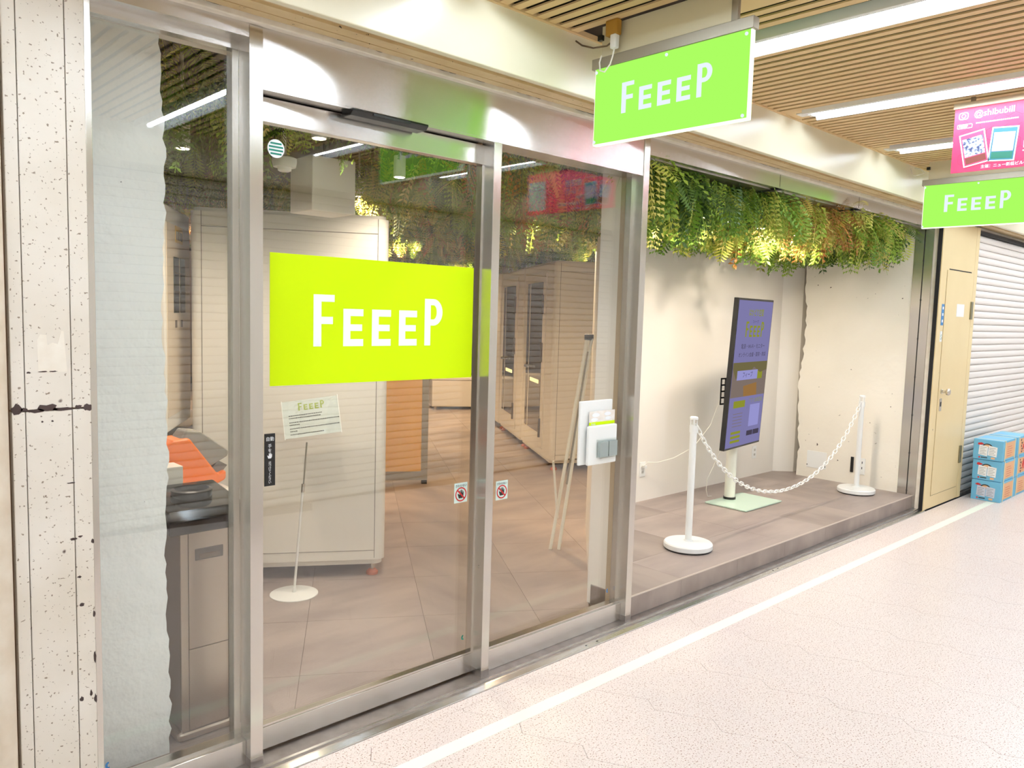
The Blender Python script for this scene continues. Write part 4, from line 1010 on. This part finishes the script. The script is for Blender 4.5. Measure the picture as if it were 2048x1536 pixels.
for (x, y, lb) in ((3.2, 2.6, 'right beside the large pod'), (1.0, 3.4, 'above the cream locker'), (4.6, 2.0, 'in front of the glass doored pods'), (5.0, 4.6, 'over the aisle between the pods'), (2.8, 5.2, 'behind the large pod'), (6.9, 3.4, 'above the nearest glass doored pod'),
                   (4.6, 7.2, 'over the middle of the shop'), (7.4, 6.4, 'above the third glass doored pod'), (8.6, 9.2, 'near the far desk'), (5.6, 9.6, 'before the far wall')):
    spot(x, y, 2.42, 'unseen spotlight in the shop ceiling greenery '+lb, power=3.6, rgb=(1, .70, .40))  # unseen spotlights, added on a loose grid to light the deep shop

# ================================================================= HANGING FOLIAGE (uncountable)
rs_ = np.random.RandomState(4)
SPOTS = ST+[(q[0], q[1]) for q in INT]
def frond(kind):
    """template with stem along +x; returns verts, tris"""
    V = []; Fc = []
    if kind == 0:      # fern
        n = 13
        for i in range(n):
            x = .08+.92*i/n; L = .26*math.sin(math.pi*(.12+.86*i/n))+.03; z = -.35*x*x
            for s in (-1, 1):
                k = len(V); V += [(x, 0, z), (x+.035+L*.25, s*L*.5, z-.03), (x+L*.38, s*L, z-.08), (x-.02+L*.2, s*L*.5, z-.03)]; Fc += [(k, k+1, k+2), (k, k+2, k+3)]
    elif kind == 1:    # feathery
        n = 9
        for i in range(n):
            x = .1+.9*i/n; L = .34*(1-.55*i/n); z = -.55*x*x
            for s in (-1, 1):
                for q in range(3):
                    a = .5+.35*q; k = len(V); bx_, by_ = x+L*.3*q*.6, s*L*.3*q
                    V += [(bx_, by_, z), (bx_+L*.4*math.cos(a)+.02, by_+s*L*.4*math.sin(a), z-.04*q), (bx_+L*.25*math.cos(a)-.025, by_+s*L*.28*math.sin(a)+s*.02, z-.02)]; Fc += [(k, k+1, k+2)]
    elif kind == 2:    # small oval leaves on a drooping stem
        n = 8
        for i in range(n):
            x = .12+.88*i/n; z = -.7*x*x
            for s in (-1, 1):
                L = .17*rs_.uniform(.7, 1.1); k = len(V); a = rs_.uniform(.5, 1.3)
                V += [(x, 0, z), (x+L*.5*math.cos(a)+.03, s*L*.5*math.sin(a)-s*.02, z+.02), (x+L*math.cos(a), s*L*math.sin(a), z-.05), (x+L*.5*math.cos(a)-.03, s*L*.5*math.sin(a)+s*.03, z-.02)]; Fc += [(k, k+1, k+2), (k, k+2, k+3)]
    else:              # long grass blades
        for i in range(7):
            a = rs_.uniform(-.9, .9); L = rs_.uniform(.7, 1.1); k = len(V); c, s = math.cos(a), math.sin(a)
            V += [(0, -.012, 0), (0, .012, 0)]
            for t in (.35, .7): V += [(L*t*c, L*t*s-.014*(1-t), -.5*t*t), (L*t*c, L*t*s+.014*(1-t), -.5*t*t)]
            V += [(L*c, L*s, -.9)]
            Fc += [(k, k+1, k+3), (k, k+3, k+2), (k+2, k+3, k+5), (k+2, k+5, k+4), (k+4, k+5, k+6)]
    # stem strip
    k = len(V); st_ = []
    for i in range(6):
        x = i/5; zc = {0: .35, 1: .55, 2: .7, 3: .5}[kind]; V += [(x, -.006, -zc*x*x), (x, .006, -zc*x*x)]
    for i in range(5): Fc += [(k+2*i, k+2*i+1, k+2*i+3), (k+2*i, k+2*i+3, k+2*i+2)]
    return np.array(V, float), np.array(Fc, int)
TEMP = [frond(0), frond(1), frond(1), frond(2), frond(2), frond(3), frond(0), frond(1)]
PAL = np.array([lin(c)[:3] for c in ((112, 150, 48), (150, 178, 66), (188, 192, 84), (214, 204, 112), (92, 122, 46), (196, 136, 66), (168, 122, 62), (76, 104, 52))])
def foliage(name, pts, lens, lab, warm):
    Vs = []; Fs = []; Cs = []; off = 0
    for (p, L) in zip(pts, lens):
        if any((p[0]-q[0])**2+(p[1]-q[1])**2 < .018 for q in SPOTS): continue
        tv_, tf_ = TEMP[rs_.randint(len(TEMP))]
        az = rs_.uniform(0, 2*math.pi); el = -rs_.uniform(.1, 1.45); ro = rs_.uniform(-.8, .8)
        d = np.array([math.cos(el)*math.cos(az), math.cos(el)*math.sin(az), math.sin(el)])
        s = np.cross(d, [0, 0, 1.0]); s /= np.linalg.norm(s); nrm = np.cross(s, d)
        s2 = s*math.cos(ro)+nrm*math.sin(ro); n2 = -s*math.sin(ro)+nrm*math.cos(ro)
        v_ = tv_*L; wv = p + v_[:, :1]*d + v_[:, 1:2]*s2 + v_[:, 2:]*n2*.6
        Vs.append(wv); Fs.append(tf_+off); off += len(wv)
        # colour patches by place: green runs, rusty runs
        h = math.sin(p[0]*2.3+1.0)+math.sin(p[1]*3.1+p[0]*1.3)+rs_.normal(0, .55)
        if h > warm: ci = rs_.choice([5, 6, 3, 2, 1])
        elif h > .1: ci = rs_.choice([2, 3, 1, 2, 0])
        else: ci = rs_.choice([0, 1, 0, 4, 7, 1, 2])
        c = PAL[ci]*rs_.uniform(.8, 1.2); Cs.append(np.tile(np.append(c, 1), (len(wv), 1)))
    V = np.concatenate(Vs); Fc = np.concatenate(Fs); Cc = np.concatenate(Cs)
    me = bpy.data.meshes.new(name); me.vertices.add(len(V)); me.vertices.foreach_set('co', V.ravel())
    me.loops.add(Fc.size); me.loops.foreach_set('vertex_index', Fc.ravel()); me.polygons.add(len(Fc))
    me.polygons.foreach_set('loop_start', np.arange(0, Fc.size, 3)); me.update(calc_edges=True)
    a = me.color_attributes.new('leaf', 'FLOAT_COLOR', 'POINT'); a.data.foreach_set('color', Cc.astype(np.float32).ravel())
    m = bpy.data.materials.new(name+'_leaf'); m.use_nodes = True; nt = m.node_tree; b = nt.nodes['Principled BSDF']
    at = nt.nodes.new('ShaderNodeAttribute'); at.attribute_name = 'leaf'; nt.links.new(at.outputs['Color'], b.inputs['Base Color']); b.inputs['Roughness'].default_value = .55
    tr = nt.nodes.new('ShaderNodeBsdfTranslucent'); nt.links.new(at.outputs['Color'], tr.inputs[0]); mx = nt.nodes.new('ShaderNodeMixShader'); mx.inputs[0].default_value = .25
    nt.links.new(b.outputs[0], mx.inputs[1]); nt.links.new(tr.outputs[0], mx.inputs[2]); nt.links.new(mx.outputs[0], nt.nodes['Material Output'].inputs[0])
    me.materials.append(m); o = bpy.data.objects.new(name, me); COL.objects.link(o)
    return tag(o, lab, 'greenery', kind='stuff')
# stage
N = 4600
px = rs_.uniform(3.30, 7.06, N); py = rs_.uniform(.12, 1.22, N); pz = 2.50 - rs_.uniform(0, .14, N) - .06*(np.sin(px*5)+np.sin(py*7+px*3))*.5
foliage('hanging_greenery', np.stack([px, py, pz], 1), rs_.uniform(.12, .34, N), 'mass of artificial ferns hanging over the display stage', 1.15)
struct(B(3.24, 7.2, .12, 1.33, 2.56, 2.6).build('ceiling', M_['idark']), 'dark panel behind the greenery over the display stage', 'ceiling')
# shop
N = 7200
px = rs_.uniform(.7, 7.5, N*2); py = rs_.uniform(.34, 7.0, N*2)
ok = ((px > 3.2+(py-.3)*1.13-.02) & (py < 1.45)) == False
clump = np.sin(px*1.9+.6)+np.sin(py*2.1+px*.7) + rs_.normal(0, .5, N*2)
ok &= (clump > -.55) & ~((px < 1.06) & (py < .75))
px = px[ok][:N]; py = py[ok][:N]
pz = 2.62 - rs_.uniform(0, .2, len(px)) - .12*np.maximum(0, np.sin(px*3.1)*np.sin(py*2.7+1))
foliage('hanging_greenery', np.stack([px, py, pz], 1), rs_.uniform(.12, .30, len(px)), 'mass of artificial plants hanging from the shop ceiling behind the glass', .55)
